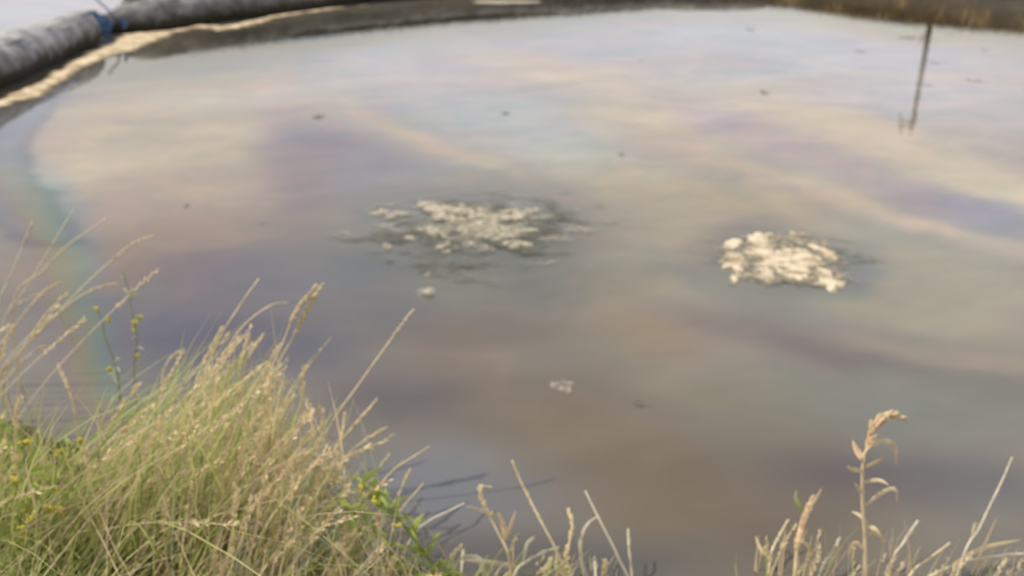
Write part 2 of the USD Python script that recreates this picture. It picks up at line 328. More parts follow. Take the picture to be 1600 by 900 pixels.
# the oil film, with mirrored clouds painted into some tints: (centre px, py, half width, half height, tilt deg, tint, scum density, iridescence, weight)
LAV, TAN, VIO, BLU, BRN, GRY = (.93, .94, 1.0), (1.0, .94, .85), (.93, .875, .94), (.82, .90, 1.0), (1.0, .875, .75), (.95, .98, .94)
OLV, PNK, PCH = (.99, .96, .85), (1.0, .90, .89), (1.0, .91, .83)
FILM = [
    (800, 60, 560, 80, 0, LAV, .40, 0, .9), (1400, 110, 330, 80, 8, LAV, .46, 0, .9), (60, 190, 90, 60, 0, LAV, .34, 0, .9), (80, 20, 200, 40, 0, LAV, .46, 0, .9),
    # upper left tan sheet, browning towards the viewer
    (290, 140, 190, 50, 0, (.99, .96, .88), .44, 0, .8), (270, 215, 200, 70, 4, TAN, .44, 0, .95), (130, 245, 80, 50, 8, TAN, .52, 0, .8), (330, 300, 160, 50, 4, (1., .90, .85), .34, 0, .85),
    (270, 350, 170, 40, 6, (1., .89, .86), .28, 0, .8), (260, 415, 170, 40, 6, (1., .885, .85), .22, 0, .85), (440, 140, 40, 70, -30, PNK, .50, 0, .7),
    # pale blue band drawn diagonally, tan streaks on both sides
    (640, 120, 240, 42, 22, LAV, .46, 0, .85), (800, 185, 160, 36, 16, (.90, .95, 1.), .46, 0, .85), (930, 255, 120, 32, 10, GRY, .46, 0, .8),
    (680, 225, 170, 14, 22, PCH, .48, 0, .8), (900, 120, 170, 26, 14, (1., .93, .86), .54, 0, .8), (1010, 185, 130, 34, 10, TAN, .52, 0, .85),
    (1330, 205, 320, 36, 18, TAN, .58, 0, .85), (1530, 275, 150, 22, 18, TAN, .62, 0, .85), (1150, 195, 90, 20, 10, VIO, .50, 0, .8), (1250, 235, 120, 18, 20, VIO, .42, 0, .8),
    (1150, 262, 200, 20, 14, PCH, .50, 0, .8), (1420, 295, 170, 18, 20, VIO, .34, 0, .9), (1540, 325, 110, 22, 20, (.84, .84, .98), .30, 0, .9),
    (1470, 350, 190, 13, 17, PCH, .54, 0, .9), (1100, 310, 200, 36, 8, OLV, .38, 0, .9), (1420, 420, 260, 54, 10, OLV, .36, 0, .95), (1050, 370, 110, 40, 10, (1., .97, .88), .44, 0, .8),
    (520, 232, 95, 42, 22, (.90, .86, .96), .06, 0, 1.0), (468, 285, 56, 70, 0, (.97, .87, .93), .14, 0, .9), (605, 262, 110, 28, 16, (.93, .88, .96), .24, 0, .85), (560, 310, 60, 40, 10, (.86, .86, .96), .22, 0, .8),
    (750, 290, 150, 24, 4, (.94, .95, .93), .26, 0, .8), (950, 405, 100, 50, 0, GRY, .44, 0, .85), (1020, 450, 110, 36, 12, OLV, .36, 0, .8),
    # the darker, bluer water nearer the bank
    (420, 430, 150, 50, 6, (.84, .85, 1.), .12, 0, .9), (560, 420, 80, 50, 0, (.76, .86, 1.), .13, 0, .9), (330, 520, 220, 60, 4, (.78, .80, 1.), .09, 0, .95), (630, 480, 140, 30, 10, (.88, .88, 1.), .12, 0, .7),
    (1010, 520, 80, 44, 10, BRN, .26, 0, .8), (1230, 520, 190, 26, 12, (.95, .87, .92), .13, 0, .75), (1340, 470, 260, 22, 12, OLV, .36, 0, .85), (1480, 550, 190, 16, 9, PCH, .40, 0, .9),
    (740, 525, 130, 32, 4, PNK, .15, 0, .85), (860, 540, 100, 30, 4, GRY, .14, 0, .6), (630, 620, 120, 40, 8, (.90, .90, 1.), .08, 0, .8), (740, 590, 90, 22, 14, PNK, .16, 0, .7),
    (940, 610, 140, 30, 6, (1., .93, .86), .15, 0, .8), (1130, 610, 140, 30, 6, OLV, .24, 0, .8), (1350, 600, 240, 30, 8, GRY, .24, 0, .85), (1480, 660, 200, 44, 6, (.92, .98, .98), .24, 0, .9),
    (1000, 700, 250, 54, 14, BRN, .17, 0, .95), (1080, 785, 170, 50, 10, BRN, .18, 0, .9), (820, 680, 110, 34, 22, PCH, .16, 0, .8), (1230, 690, 110, 34, 8, OLV, .18, 0, .7),
    (690, 760, 150, 80, 0, (.74, .82, 1.), .31, 0, .95), (880, 870, 240, 50, 0, (.92, .93, 1.), .07, 0, .7), (1330, 745, 130, 40, 10, (.94, .86, .94), .09, 0, .85), (1510, 760, 150, 36, 12, (.86, .88, 1.), .12, 0, .8),
    (1250, 835, 150, 60, 0, PCH, .12, 0, .7),
    # clean dark water along the boom, and dark ripple reflections painted round the two rafts
    (430, 62, 330, 30, -8, (.95, .93, .84), .0, 0, 1.0), (860, 16, 420, 26, -4, (.95, .93, .84), .0, 0, 1.0), (1420, 30, 330, 26, 6, (1., .95, .82), .03, 0, 1.0),
    (745, 368, 205, 84, 6, (.95, .97, .93), .05, 0, .9), (1232, 402, 122, 50, 4, (.92, .96, .95), .07, 0, .85), (1340, 410, 40, 34, 0, (.88, .95, .97), .16, 0, .6)]
RAINBOW = [(-30, 215), (36, 285), (86, 340), (118, 410), (138, 490), (165, 570), (220, 650)]

def film(X, Y):
    np.seterr(over='ignore')
    P = np.stack([X, Y, 0 * X], -1)
    k = np.clip(np.hypot(X, Y) / 5, 0.35, 3.0)
    Xr, Yr = X * .83 - Y * .56, X * .56 + Y * .83      # turned off the axes
    wob = lambda s, sd_: fbm(np.stack([Xr * s, Yr * s * 0.7, 0 * X + sd_], -1), 4, sd_) - 0.5
    ax, ay = 0.24 * k * wob(1.2, 3), 0.42 * k * wob(1.2, 7)
    fx, fy = 0.11 * np.sqrt(k) * wob(4.6, 13), 0.16 * np.sqrt(k) * wob(4.6, 17)
    ax, ay = ax + fx, ay + fy
    x, y = X + ax, Y + ay
    col = np.ones(X.shape + (3,)) * np.array([.95, .93, .92])
    den = np.full(X.shape, .26)
    iri = np.zeros(X.shape)
    for (u, v, rx, ry, tilt, c, s, ir, wgt) in FILM:
        t = math.radians(tilt)
        e = 4.0
        o = ground(u, v)
        a = (ground(u + e * math.cos(t), v + e * math.sin(t)) - o) / e * rx
        b = (ground(u - e * math.sin(t) * .5, v + e * math.cos(t) * .5) - o) / (e * .5) * ry
        J = np.linalg.inv(np.stack([a, b], 1))
        q = np.stack([x - o[0], y - o[1]], -1) @ J.T
        w = wgt * np.exp(-((q ** 2).sum(-1)) ** 1.3 * 0.8)
        col = col * (1 - w[..., None]) + w[..., None] * np.array(c)
        den = den * (1 - w) + w * (s + .04 if s > .04 else s)
        iri = iri * (1 - w) + w * ir
    # thin streaks drawn out along the drift
    th = math.radians(-28)
    U, V = X * math.cos(th) - Y * math.sin(th), X * math.sin(th) + Y * math.cos(th)
    st = fbm(np.stack([U * 0.7 + 2 * ax, V * 1.9 + 2 * ay, 0 * X], -1), 4, 21) - 0.5
    den = np.clip(den * (1 + 0.55 * st), 0.0, 1)
    hue = fbm(np.stack([U * 0.6 + ax, V * 1.1 + ay, 0 * X], -1), 3, 33) - 0.5
    col = np.clip(col + hue[..., None] * np.array([.08, -.04, -.11]), 0, 1)
    # marbling: thin curled skeins where the film has folded over itself
    q1 = fbm(np.stack([Xr * .75 + 3 * ax, Yr * .9 + 2.5 * ay, 0 * X + 3], -1), 5, 61)
    skein = np.abs(np.mod(q1 * 7, 1) - .5) * 2 - .5
    q2 = fbm(np.stack([Xr * 2.6 + 3 * ax, Yr * 3.2 + 3 * ay, 0 * X + 9], -1), 4, 67) - .5
    skein = skein * np.clip(k * .9, 0, 1); q2 = q2 * np.clip(k, .5, 1)
    col = col + skein[..., None] * np.array([.035, -.03, -.02]) + q2[..., None] * np.array([.07, .05, -.06])
    den = np.clip(den * (1 + .16 * skein + .30 * q2), 0, 1)
    col = np.clip(1 - (1 - col) * 1.25, 0, 1)
    # the sheet of film ends at the far left in a curved edge: bluer, cleaner water outside it
    edge = Polygon(ground(np.array([125, 84, 55, 38, 34, 52, 92, 120, 60, -60, -160, -160, 40.]), np.array([120, 165, 205, 236, 256, 284, 330, 380, 380, 330, 260, 190, 150.]))).buffer(0)
    pt_ = shapely.points((X + fx).ravel(), (Y + fy).ravel())
    ed = shapely.distance(pt_, edge.exterior).reshape(X.shape) * np.where(shapely.contains(edge, pt_).reshape(X.shape), 1, -1)
    out_ = np.clip(ed / .16 + .5, 0, 1)[..., None]
    rim = (np.exp(-(ed / .05) ** 2) * .5 * (X > -4.6))
    col = col * (1 - .8 * out_) + .8 * out_ * np.array([.82, .87, 1.0])
    den = den * (1 - .35 * out_[..., 0]) * (1 - rim)
    # where the film thins towards the left bank it shows a band of interference colours
    line = LineString([ground(u, v).tolist() for u, v in RAINBOW])
    pts = shapely.points(X.ravel(), Y.ravel())
    dd = shapely.distance(pts, line).reshape(X.shape)
    g = np.array(line.coords)
    s_ = np.where(X > np.interp(Y, g[::-1, 1], g[::-1, 0]), 1, -1) * dd + 0.22 * wob(1.8, 51)
    ph = np.clip(0.5 - s_ / (0.46 * np.clip(Y / 4.5, .6, 1.4)), 0, 1)
    iri = np.where(Y > 1.8, np.clip(np.minimum(ph, 1 - ph) * 4, 0, 1) * 0.62 * np.clip((6.4 - Y) / 1.2, 0, 1) * (0.55 + 0.9 * fbm(np.stack([X * 1.6, Y * 1.2, 0 * X], -1), 3, 71)), 0)
    return col, den, np.stack([iri, ph], -1)

FC, FD, FI = film(WX, WY)
# slight heave of the surface: broad swell plus rings round the two rafts where gas comes up
RAFTS = [(ground(735, 365), 0.75), (ground(1225, 408), 0.50)]
def heave(X, Y):
    z = 0.0005 * (fbm(np.stack([X * 1.8 - Y * 1.2, X * 1.2 + Y * 1.8, 0 * X], -1), 2, 40) - 0.5)
    for c, r in RAFTS:
        d = np.hypot(X - c[0], Y - c[1])
        z = z + 0.0010 * np.sin(d * 38) * np.exp(-((d / r - 0.7) / 0.45) ** 2) * fbm(np.stack([X * 3, Y * 3, 0 * X], -1), 3, 44)
    return z
wv, wf = sheet(wx, wy, heave)
cx_, cy_ = wv[wf].mean(1)[:, 0], wv[wf].mean(1)[:, 1]
keep = signed(cx_, cy_) < 0.6
wf = wf[keep]
ids = np.unique(wf); remap = np.full(len(wv), -1); remap[ids] = np.arange(len(ids))
M['water'] = usdkit.material(stage, '/World/Looks/water_look', {
    'g': ('geometry', {}), 'fc': ('attribute', {'attribute': 'filmTint'}), 'fd': ('attribute', {'attribute': 'filmScum'}),
    'map': ('mapping', {'rotation': (0, 0, -0.5), 'scale': (1.0, 2.0, 1.0)}),
    'sn': ('noise_texture', {'scale': 1.1, 'detail': 4.0, 'roughness': 0.5, 'distortion': 0.8}),
    'sm': ('map_range', {'from_min': 0.3, 'from_max': 0.7, 'to_min': 0.74, 'to_max': 0.90, 'clamp': True}),
    'den': ('math', {'math_type': 'multiply'}),
    'sep': ('separate_color', {}), 'isep': ('separate_color', {}),
    # a rainbow where the film thins out
    'ir': ('rgb_ramp', {'ramp': [(0.0, (.84, .84, 1.0)), (0.22, (.74, .86, 1.0)), (0.42, (.72, 1.0, .94)), (0.58, (.88, 1.0, .76)), (0.72, (1.0, .93, .72)), (0.86, (1.0, .80, .82)), (1.0, (.90, .84, .98))]}),
    'ti': ('mix_color', {}),
    'scumc': ('mix_color', {'blend_type': 'multiply', 'fac': 1.0, 'b': (0.45, 0.405, 0.335)}),
    'body': ('mix_color', {'a': (0.007, 0.006, 0.0035)}),
    'rip': ('noise_texture', {'scale': 7.0, 'detail': 4.0}), 'b': ('bump', {'strength': 0.06, 'distance': 0.012}),
    'd': ('diffuse_bsdf', {}), 'gl': ('glossy_bsdf', {'roughness': 0.02}), 'fr': ('fresnel', {'IOR': 1.54}),
    'mix': ('mix_closure', {})},
    [('g.position', 'map.vector'), ('map.vector', 'sn.vector'), ('sn.fac', 'sm.value'), ('fd.color', 'sep.color'), ('sep.r', 'den.value1'), ('sm.result', 'den.value2'),
     ('sep.b', 'ir.fac'), ('sep.g', 'ti.fac'), ('fc.color', 'ti.a'), ('ir.color', 'ti.b'),
     ('ti.result', 'scumc.a'), ('scumc.result', 'body.b'), ('den.value', 'body.fac'), ('body.result', 'd.color'), ('ti.result', 'gl.color'),
     ('g.position', 'rip.vector'), ('rip.fac', 'b.height'), ('b.normal', 'gl.normal'), ('b.normal', 'fr.normal'),
     ('fr.fac', 'mix.fac'), ('d.BSDF', 'mix.closure1'), ('gl.BSDF', 'mix.closure2')], surface='mix.closure')
wp = obj('water', (wv[ids], remap[wf]), M['water'], smooth=True, kind='structure')
pv = UsdGeom.PrimvarsAPI(wp)
pv.CreatePrimvar('filmTint', Sdf.ValueTypeNames.Color3fArray, 'vertex').Set(Vt.Vec3fArray.FromNumpy(FC.reshape(-1, 3)[ids].astype(np.float32)))
ds = np.stack([FD, FI[..., 0], FI[..., 1]], -1).reshape(-1, 3)[ids]
pv.CreatePrimvar('filmScum', Sdf.ValueTypeNames.Color3fArray, 'vertex').Set(Vt.Vec3fArray.FromNumpy(ds.astype(np.float32)))

# ------------------------------------------------------------------ floating boom: two sausages tied together with blue rope
BOOM_R = 0.245
def boom_mesh(foot_px, z0, tied_start, tied_end, seed):
    g = ground(np.array([p[0] for p in foot_px], float), np.array([p[1] for p in foot_px], float))
    n = 120
    p = smooth_path(np.c_[g, np.full(len(g), 0.0)], n)
    t = np.gradient(p, axis=0)[:, :2]; t /= np.linalg.norm(t, axis=1, keepdims=True)
    nrm = np.stack([-t[:, 1], t[:, 0]], 1)
    nrm *= np.sign((nrm * g.mean(0)).sum(1))[:, None]
    p[:, :2] += nrm * (BOOM_R * 0.86)                       # the axis lies behind the visible waterline
    s = np.r_[0, np.cumsum(np.linalg.norm(np.diff(p, axis=0), axis=1))]
    p[:, 2] = z0 + 0.02 * np.sin(s * 1.7 + seed)
    r = np.full(n, BOOM_R)
    r *= 1 + 0.06 * np.sin(s * 2.3 + seed) + 0.05 * np.sin(s * 5.1 + 2 * seed)
    if tied_start: r *= np.clip(0.30 + np.sqrt(np.clip(s / 0.42, 0, 1)) * 0.70, 0, 1)
    if tied_end: r *= np.clip(0.30 + np.sqrt(np.clip((s[-1] - s) / 0.42, 0, 1)) * 0.70, 0, 1)
    v, f = tube(p, r, 26)
    c = np.repeat(p, 26, 0)
    d = v - c
    k = np.repeat(s, 26)
    ang = np.tile(np.arange(26) / 26 * 2 * math.pi, n)
    w = fbm(np.stack([k * 3, np.cos(ang) * 1.2, np.sin(ang) * 1.2 + seed], -1), 5, seed) - 0.5
    fold = np.zeros_like(k)
    if tied_start: fold += np.exp(-k / 0.28)
    if tied_end: fold += np.exp(-(s[-1] - k) / 0.28)
    v = c + d * (1 + 0.24 * w + 0.10 * fold * np.sin(ang * 7 + 9 * w))[:, None]
    v[:, 2] -= 0.02 * np.abs(d[:, 2])
    return (v, f), p

left_feet = [(-420, 380), (-230, 270), (-110, 203), (-40, 163), (0, 140), (40, 122), (80, 102), (120, 86), (150, 72), (168, 61)]
right_feet = [(182, 55), (196, 53), (240, 49), (280, 43), (340, 35), (400, 28), (460, 19), (525, 10), (600, 3), (700, -4), (830, -10), (1000, -14), (1200, -14)]
bm, bp0 = boom_mesh(left_feet, 0.14, False, True, 2)
b1 = thing('floating_boom', 'grey fabric boom section on the left, ending at the blue rope tie', 'boom', group='floating boom sections')
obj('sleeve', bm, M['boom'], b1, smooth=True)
bm2, bp1 = boom_mesh(right_feet, 0.14, True, False, 5)
b2 = thing('floating_boom', 'grey fabric boom section running right from the blue rope tie along the dark water', 'boom', group='floating boom sections')
obj('sleeve', bm2, M['boom_dark'], b2, smooth=True)
# sewn seams along each sleeve
for prim, p in ((b1, bp0), (b2, bp1)):
    t = np.gradient(p, axis=0); t /= np.linalg.norm(t, axis=1, keepdims=True)
    side = np.cross(t, [0, 0, 1.0]); side *= np.sign((side[:, :2] * -p[:, :2]).sum(1))[:, None]
    q = p[6:-6] + side[6:-6] * BOOM_R * 0.50 + np.array([0, 0, BOOM_R * 0.90])
    obj('seam', tube(q, 0.010, 6), M['boom'], prim, smooth=True)
knot = (bp0[-1] + bp1[0]) / 2
kdir = bp1[0] - bp0[-1]; kdir /= np.linalg.norm(kdir)
ks = np.cross(kdir, [0, 0, 1.0])
rope = thing('blue_rope', 'blue rope lashed round the neck between the two boom sections', 'rope', knot)
rng = np.random.default_rng(4)
coils = []
for off, rad in ((-0.13, 0.115), (-0.07, 0.098), (-0.015, 0.09), (0.05, 0.094), (0.11, 0.11), (0.16, 0.13)):
    a = np.linspace(0, 2 * math.pi, 30)
    coils.append(tube(kdir * off + np.cos(a)[:, None] * ks * rad + np.sin(a)[:, None] * np.array([0, 0, 1]) * rad + kdir * (0.02 * np.sin(a * 2 + off * 40))[:, None], 0.019, 7))
for c in coils:
    obj('coil', c, M['rope'], rope, smooth=True)
kb = np.array([0, 0, 0.115]) - ks * 0.02 * np.sign(ks[1])
a = np.linspace(0, 4.2 * math.pi, 60)
obj('knot', tube(kb + np.stack([0.05 * np.cos(a), 0.045 * np.sin(a * 1.5), 0.03 + 0.028 * np.sin(a)], 1), 0.020, 7), M['rope'], rope, smooth=True)
def local_px(pts, y):
    return np.array([upright(u, v, y) for u, v in pts]) - knot
ky = knot[1]
obj('loose_end', tube(smooth_path(local_px([(178, 28), (170, 16), (158, 6), (149, -3)], ky), 20), 0.012, 6), M['rope'], rope, smooth=True)
obj('loose_end', tube(smooth_path(local_px([(176, 34), (171, 46), (167, 56), (166, 62)], ky - 0.22), 16), 0.024, 6), M['rope'], rope, smooth=True)
obj('loose_end', tube(smooth_path(local_px([(184, 26), (191, 34), (198, 36), (193, 44)], ky - 0.20), 16), 0.020, 6), M['rope'], rope, smooth=True)

# ------------------------------------------------------------------ foam: lumpy height fields cut at the water
def foam_pieces(field, box, res, height, depth=0.02, seed=0, soft=3.0):
    x0, y0, x1, y1 = box
    xs, ys = np.arange(x0, x1, res), np.arange(y0, y1, res)
    X, Y = np.meshgrid(xs, ys)
    F = field(X, Y)
    lump = fbm(np.stack([X * 24, Y * 24, 0 * X], -1), 4, seed)
    Z = np.where(F > 0, height * np.sqrt(np.clip(F, 0, 1)) * (0.35 + 1.1 * lump), np.clip(F * height * 2.5, -depth, 0)) + 0.004
    nx = len(xs)
    i = (np.arange(len(ys) - 1)[:, None] * nx + np.arange(nx - 1)[None, :]).ravel()
    f = np.vstack([np.stack([i, i + 1, i + nx + 1], 1), np.stack([i, i + nx + 1, i + nx], 1)])
    Ff = F.ravel()
    f = f[(Ff[f] > 0).any(1)]
    if not len(f):
        return []
    v = np.stack([X, Y, Z, np.clip(F * soft, 0, 1)], -1).reshape(-1, 4)
    g = coo_matrix((np.ones(len(f) * 2), (np.r_[f[:, 0], f[:, 1]], np.r_[f[:, 1], f[:, 2]])), (len(v), len(v)))
    lab = connected_components(g, directed=False)[1][f[:, 0]]
    out = []
    for l in np.unique(lab):
        ff = f[lab == l]
        k = np.unique(ff); m = np.full(len(v), -1); m[k] = np.arange(len(k))
        out.append((v[k], m[ff]))
    return sorted(out, key=lambda q: -len(q[1]))

def poly_field(polys, grow, jitter, freq, seed):
    ps = [Polygon(p).buffer(0) for p in polys]
    def f(X, Y):
        pts = shapely.points(X.ravel(), Y.ravel())
        best = np.full(X.size, -9.0)
        for p in ps:
            d = shapely.distance(pts, p.exterior)
            best = np.maximum(best, np.where(shapely.contains(p, pts), d, -d))
        n = fbm(np.stack([X * freq, Y * freq, 0 * X], -1), 5, seed) - 0.5
        return (best.reshape(X.shape) + jitter * n * 2) / grow
    return f

def bounds(polys, pad):
    a = np.vstack(polys)
    return (*(a.min(0) - pad), *(a.max(0) + pad))

def zoomed(pts, ox, oy, k):
    a = np.array(pts, float)
    return ground(ox + a[:, 0] / k, oy + a[:, 1] / k)

# foam raft on the right
K4 = 1600 / 350
R4 = [[(370, 275), (440, 255), (505, 265), (500, 300), (430, 322), (380, 312)],
      [(385, 345), (440, 340), (500, 360), (520, 420), (508, 470), (470, 502), (440, 470), (365, 452), (358, 420), (420, 410), (395, 375)],
      [(410, 530), (450, 512), (478, 540), (445, 562)],
      [(545, 230), (620, 208), (722, 213), (716, 300), (735, 335), (800, 328), (900, 322), (1000, 350), (1062, 400), (1050, 442), (1000, 460), (1002, 520), (940, 552), (850, 532), (790, 510), (720, 462), (620, 452), (598, 420), (640, 392), (600, 390), (530, 340), (560, 300)],
      [(600, 470), (680, 452), (742, 490), (720, 542), (680, 550), (620, 510)],
      [(960, 295), (1020, 288), (1100, 320), (1192, 370), (1180, 405), (1120, 388), (1040, 345)],
      [(838, 215), (880, 198), (912, 220), (890, 247)], [(1058, 268), (1122, 266), (1112, 302), (1068, 296)],
      [(1015, 490), (1060, 458), (1130, 480), (1180, 530), (1228, 560), (1200, 602), (1120, 612), (1050, 572)],
      [(505, 320), (560, 332), (596, 380), (560, 392), (520, 355)]]
R4 = [zoomed(p, 1050, 320, K4) for p in R4]
raft2 = thing('foam_raft', 'compact raft of thick cream foam clumps floating right of centre', 'foam raft')
tiny = []
for k, m in enumerate(foam_pieces(poly_field(R4, 0.025, 0.036, 46, 3), bounds(R4, 0.1), 0.0055, 0.010, seed=3)):
    if len(m[1]) < 60: tiny.append(m)
    else: obj('foam_clump', m, M['foam'], raft2, smooth=True)
if tiny: obj('foam_specks', join(tiny), M['foam'], raft2, smooth=True, kind='stuff')
m2 = foam_pieces(poly_field([np.array(Polygon(np.vstack(R4)).convex_hull.exterior.coords) if False else np.array(shapely.union_all([Polygon(p).buffer(.05) for p in R4]).buffer(-.02).convex_hull.buffer(-.035).exterior.coords)], 0.06, 0.12, 18, 44), bounds(R4, 0.1), 0.007, 0.006, seed=44, soft=1.2)
if m2: obj('foam_mat', join(m2), M['foam_crust'], raft2, smooth=True, kind='stuff')
c2 = ground(1240, 408)
def scum2(X, Y):
    d = np.sqrt(((X - c2[0] + 0.01) / 0.40) ** 2 + ((Y - c2[1] - .02) / 0.36) ** 2)
    n = fbm(np.stack([X * 8, Y * 14, 0 * X], -1), 5, 14)
    return (n - 0.26 - 0.60 * np.abs(d - 0.70) - 0.22 * (Y < c2[1] - .1)) * 2.4
sp = foam_pieces(scum2, (c2[0] - .6, c2[1] - .5, c2[0] + .7, c2[1] + .5), 0.011, 0.003, seed=5, soft=1.2)
if sp: obj('scum_film', join(sp), M['scum_thin'], raft2, smooth=True, kind='stuff')

# broken raft on the left
K3 = 3.2
c1 = ground(735, 362)
G3 = [((540, 290), 75, 30, 1.0), ((620, 340), 80, 34, 1.0), ((700, 310), 60, 24, .9), ((780, 372), 110, 36, 1.2), ((830, 400), 60, 30, 1.0), ((930, 350), 110, 34, 1.0), ((1000, 345), 50, 30, .8),
      ((565, 440), 26, 24, 1.1), ((625, 445), 30, 18, .9), ((630, 510), 56, 28, .95), ((750, 470), 90, 30, .75), ((830, 520), 60, 24, .75), ((960, 470), 70, 44, .85), ((1030, 500), 60, 18, .9),
      ((320, 335), 90, 22, .8), ((370, 352), 40, 14, .8), ((335, 500), 46, 22, .7), ((1140, 578), 70, 14, .8), ((545, 645), 34, 20, .7), ((550, 740), 40, 14, 1.0), ((650, 690), 46, 10, .7), ((1085, 320), 40, 12, .7), ((450, 460), 60, 12, .55), ((700, 560), 120, 12, .45)]
def raft1_field(X, Y):
    s = np.zeros(X.shape)
    for (c, rx, ry, w) in G3:
        o = zoomed([c], 500, 230, K3)[0]
        a = zoomed([(c[0] + rx, c[1])], 500, 230, K3)[0] - o
        b = zoomed([(c[0], c[1] + ry)], 500, 230, K3)[0] - o
        J = np.linalg.inv(np.stack([a, b], 1))
        q = np.stack([X - o[0], Y - o[1]], -1) @ J.T
        s = s + w * np.exp(-(q ** 2).sum(-1) * 0.9)
    n = fbm(np.stack([X * 24 + 3 * Y, Y * 40, 0 * X], -1), 5, 8)
    n2 = fbm(np.stack([X * 9, Y * 13, 0 * X], -1), 3, 12)
    return (np.minimum(s, 1.15) * (3.8 * (n - .5) + 1.2 * (n2 - .5) + 1.0) - 0.70) * 1.4
raft1 = thing('foam_raft', 'wide broken raft of pale foam mixed with dark scum left of centre', 'foam raft')
tiny = []
for m in foam_pieces(raft1_field, (c1[0] - .85, c1[1] - .85, c1[0] + .85, c1[1] + .85), 0.0055, 0.018, seed=9, soft=2.2):
    if len(m[1]) < 110: tiny.append(m)
    else: obj('foam_clump', m, M['foam_grey'], raft1, smooth=True)
if tiny: obj('foam_specks', join(tiny), M['foam_grey'], raft1, smooth=True, kind='stuff')
def scum1(X, Y):
    d = np.sqrt(((X - c1[0] - .05) / 0.52) ** 2 + ((Y - c1[1] - .07) / 0.54) ** 2)
    n = fbm(np.stack([X * 7 + 1.5 * Y, Y * 11, 0 * X], -1), 6, 18)
    return (n - 0.36 - 0.30 * np.abs(d - .40) ** 1.6) * 2.2
sp = foam_pieces(scum1, (c1[0] - .9, c1[1] - .8, c1[0] + .9, c1[1] + .8), 0.011, 0.003, seed=15, soft=1.5)
if sp: obj('scum_film', join([(np.c_[a[:, :2], a[:, 2] + .004, a[:, 3]], b) for a, b in sp]), M['scum'], raft1, smooth=True, kind='stuff')
def mat1(X, Y):
    d = np.sqrt(((X - c1[0] - .01) / 0.42) ** 2 + ((Y - c1[1] - .09) / 0.32) ** 2)
    n = fbm(np.stack([X * 9 + 2 * Y, Y * 14, 0 * X], -1), 6, 28)
    return (n - 0.22 - 0.24 * d ** 1.6) * 2.6
sp = foam_pieces(mat1, (c1[0] - .8, c1[1] - .7, c1[0] + .8, c1[1] + .7), 0.009, 0.006, seed=25, soft=1.0)
if sp: obj('foam_mat', join([(np.c_[a[:, :2], a[:, 2] + .0025, a[:, 3]], b) for a, b in sp]), M['foam_mat'], raft1, smooth=True, kind='stuff')

# foam line caught along the boom
up_edge = [(-60, 184), (-20, 162), (0, 150), (20, 143), (50, 134), (80, 118), (105, 98), (125, 88), (150, 76), (175, 66), (190, 54), (240, 50), (270, 47), (310, 38), (345, 42), (385, 34), (425, 24), (470, 18), (520, 12), (575, 8)]
lo_edge = [(-60, 205), (-20, 186), (0, 176), (25, 164), (55, 160), (80, 148), (105, 132), (125, 118), (150, 104), (175, 92), (215, 86), (250, 68), (280, 53), (315, 48), (345, 53), (390, 46), (425, 34), (470, 26), (520, 17), (575, 10)]
def strip(u_, l_):
    return np.vstack([ground(np.array([p[0] for p in u_]), np.array([p[1] for p in u_])), ground(np.array([p[0] for p in l_]), np.array([p[1] for p in l_]))[::-1]])
def band(offset, thin=0.62):
    P = strip([(u, v + 1 + offset * 0.3) for u, v in up_edge], [(u, up_edge[i][1] + (v - up_edge[i][1]) * (.80 if i < 11 else thin) + offset) for i, (u, v) in enumerate(lo_edge)])
    return P
fl = band(0)
pieces = foam_pieces(poly_field([fl], 0.16, 0.10, 4.2, 31), bounds([fl], 0.4), 0.03, 0.022, seed=31, soft=2.5)
obj('foam_line', join(pieces), M['foam_line'], smooth=True, kind='stuff', label='long cream foam line caught along the near edge of the boom', category='foam')
fl2 = band(2.0)
pieces = foam_pieces(poly_field([fl2], 0.26, 0.10, 2.6, 35), bounds([fl2], 0.4), 0.04, 0.008, seed=35, soft=2)
obj('scum_line', join(pieces), M['brown_scum'], smooth=True, kind='stuff', label='brown scum edging the long foam line along the boom', category='scum')
fp = [strip([(735, 2), (770, 1), (820, 0), (845, 2)], [(738, 5), (770, 7), (815, 6), (843, 4)])]
pieces = foam_pieces(poly_field(fp, 0.25, 0.20, 2.6, 51), bounds(fp, 0.6), 0.04, 0.012, seed=51)
obj('foam_drift', join(pieces), M['foam_grey'], smooth=True, kind='stuff', label='separate thin foam drift at the top edge, right of the foam line', category='foam')
bk = [strip([(-60, 66), (0, 52), (40, 40), (80, 28)], [(-60, 92), (0, 68), (40, 52), (80, 40)]), strip([(120, 12), (150, 8), (172, 12)], [(122, 24), (150, 22), (172, 20)])]
pieces = foam_pieces(poly_field(bk, 0.5, 0.30, 3.4, 53), bounds(bk, 0.5), 0.04, 0.015, seed=53, soft=1.2)
obj('foam_fringe', join(pieces), M['foam_grey'], smooth=True, kind='stuff', label='pale foam fringe against the far side of the left boom section', category='foam')

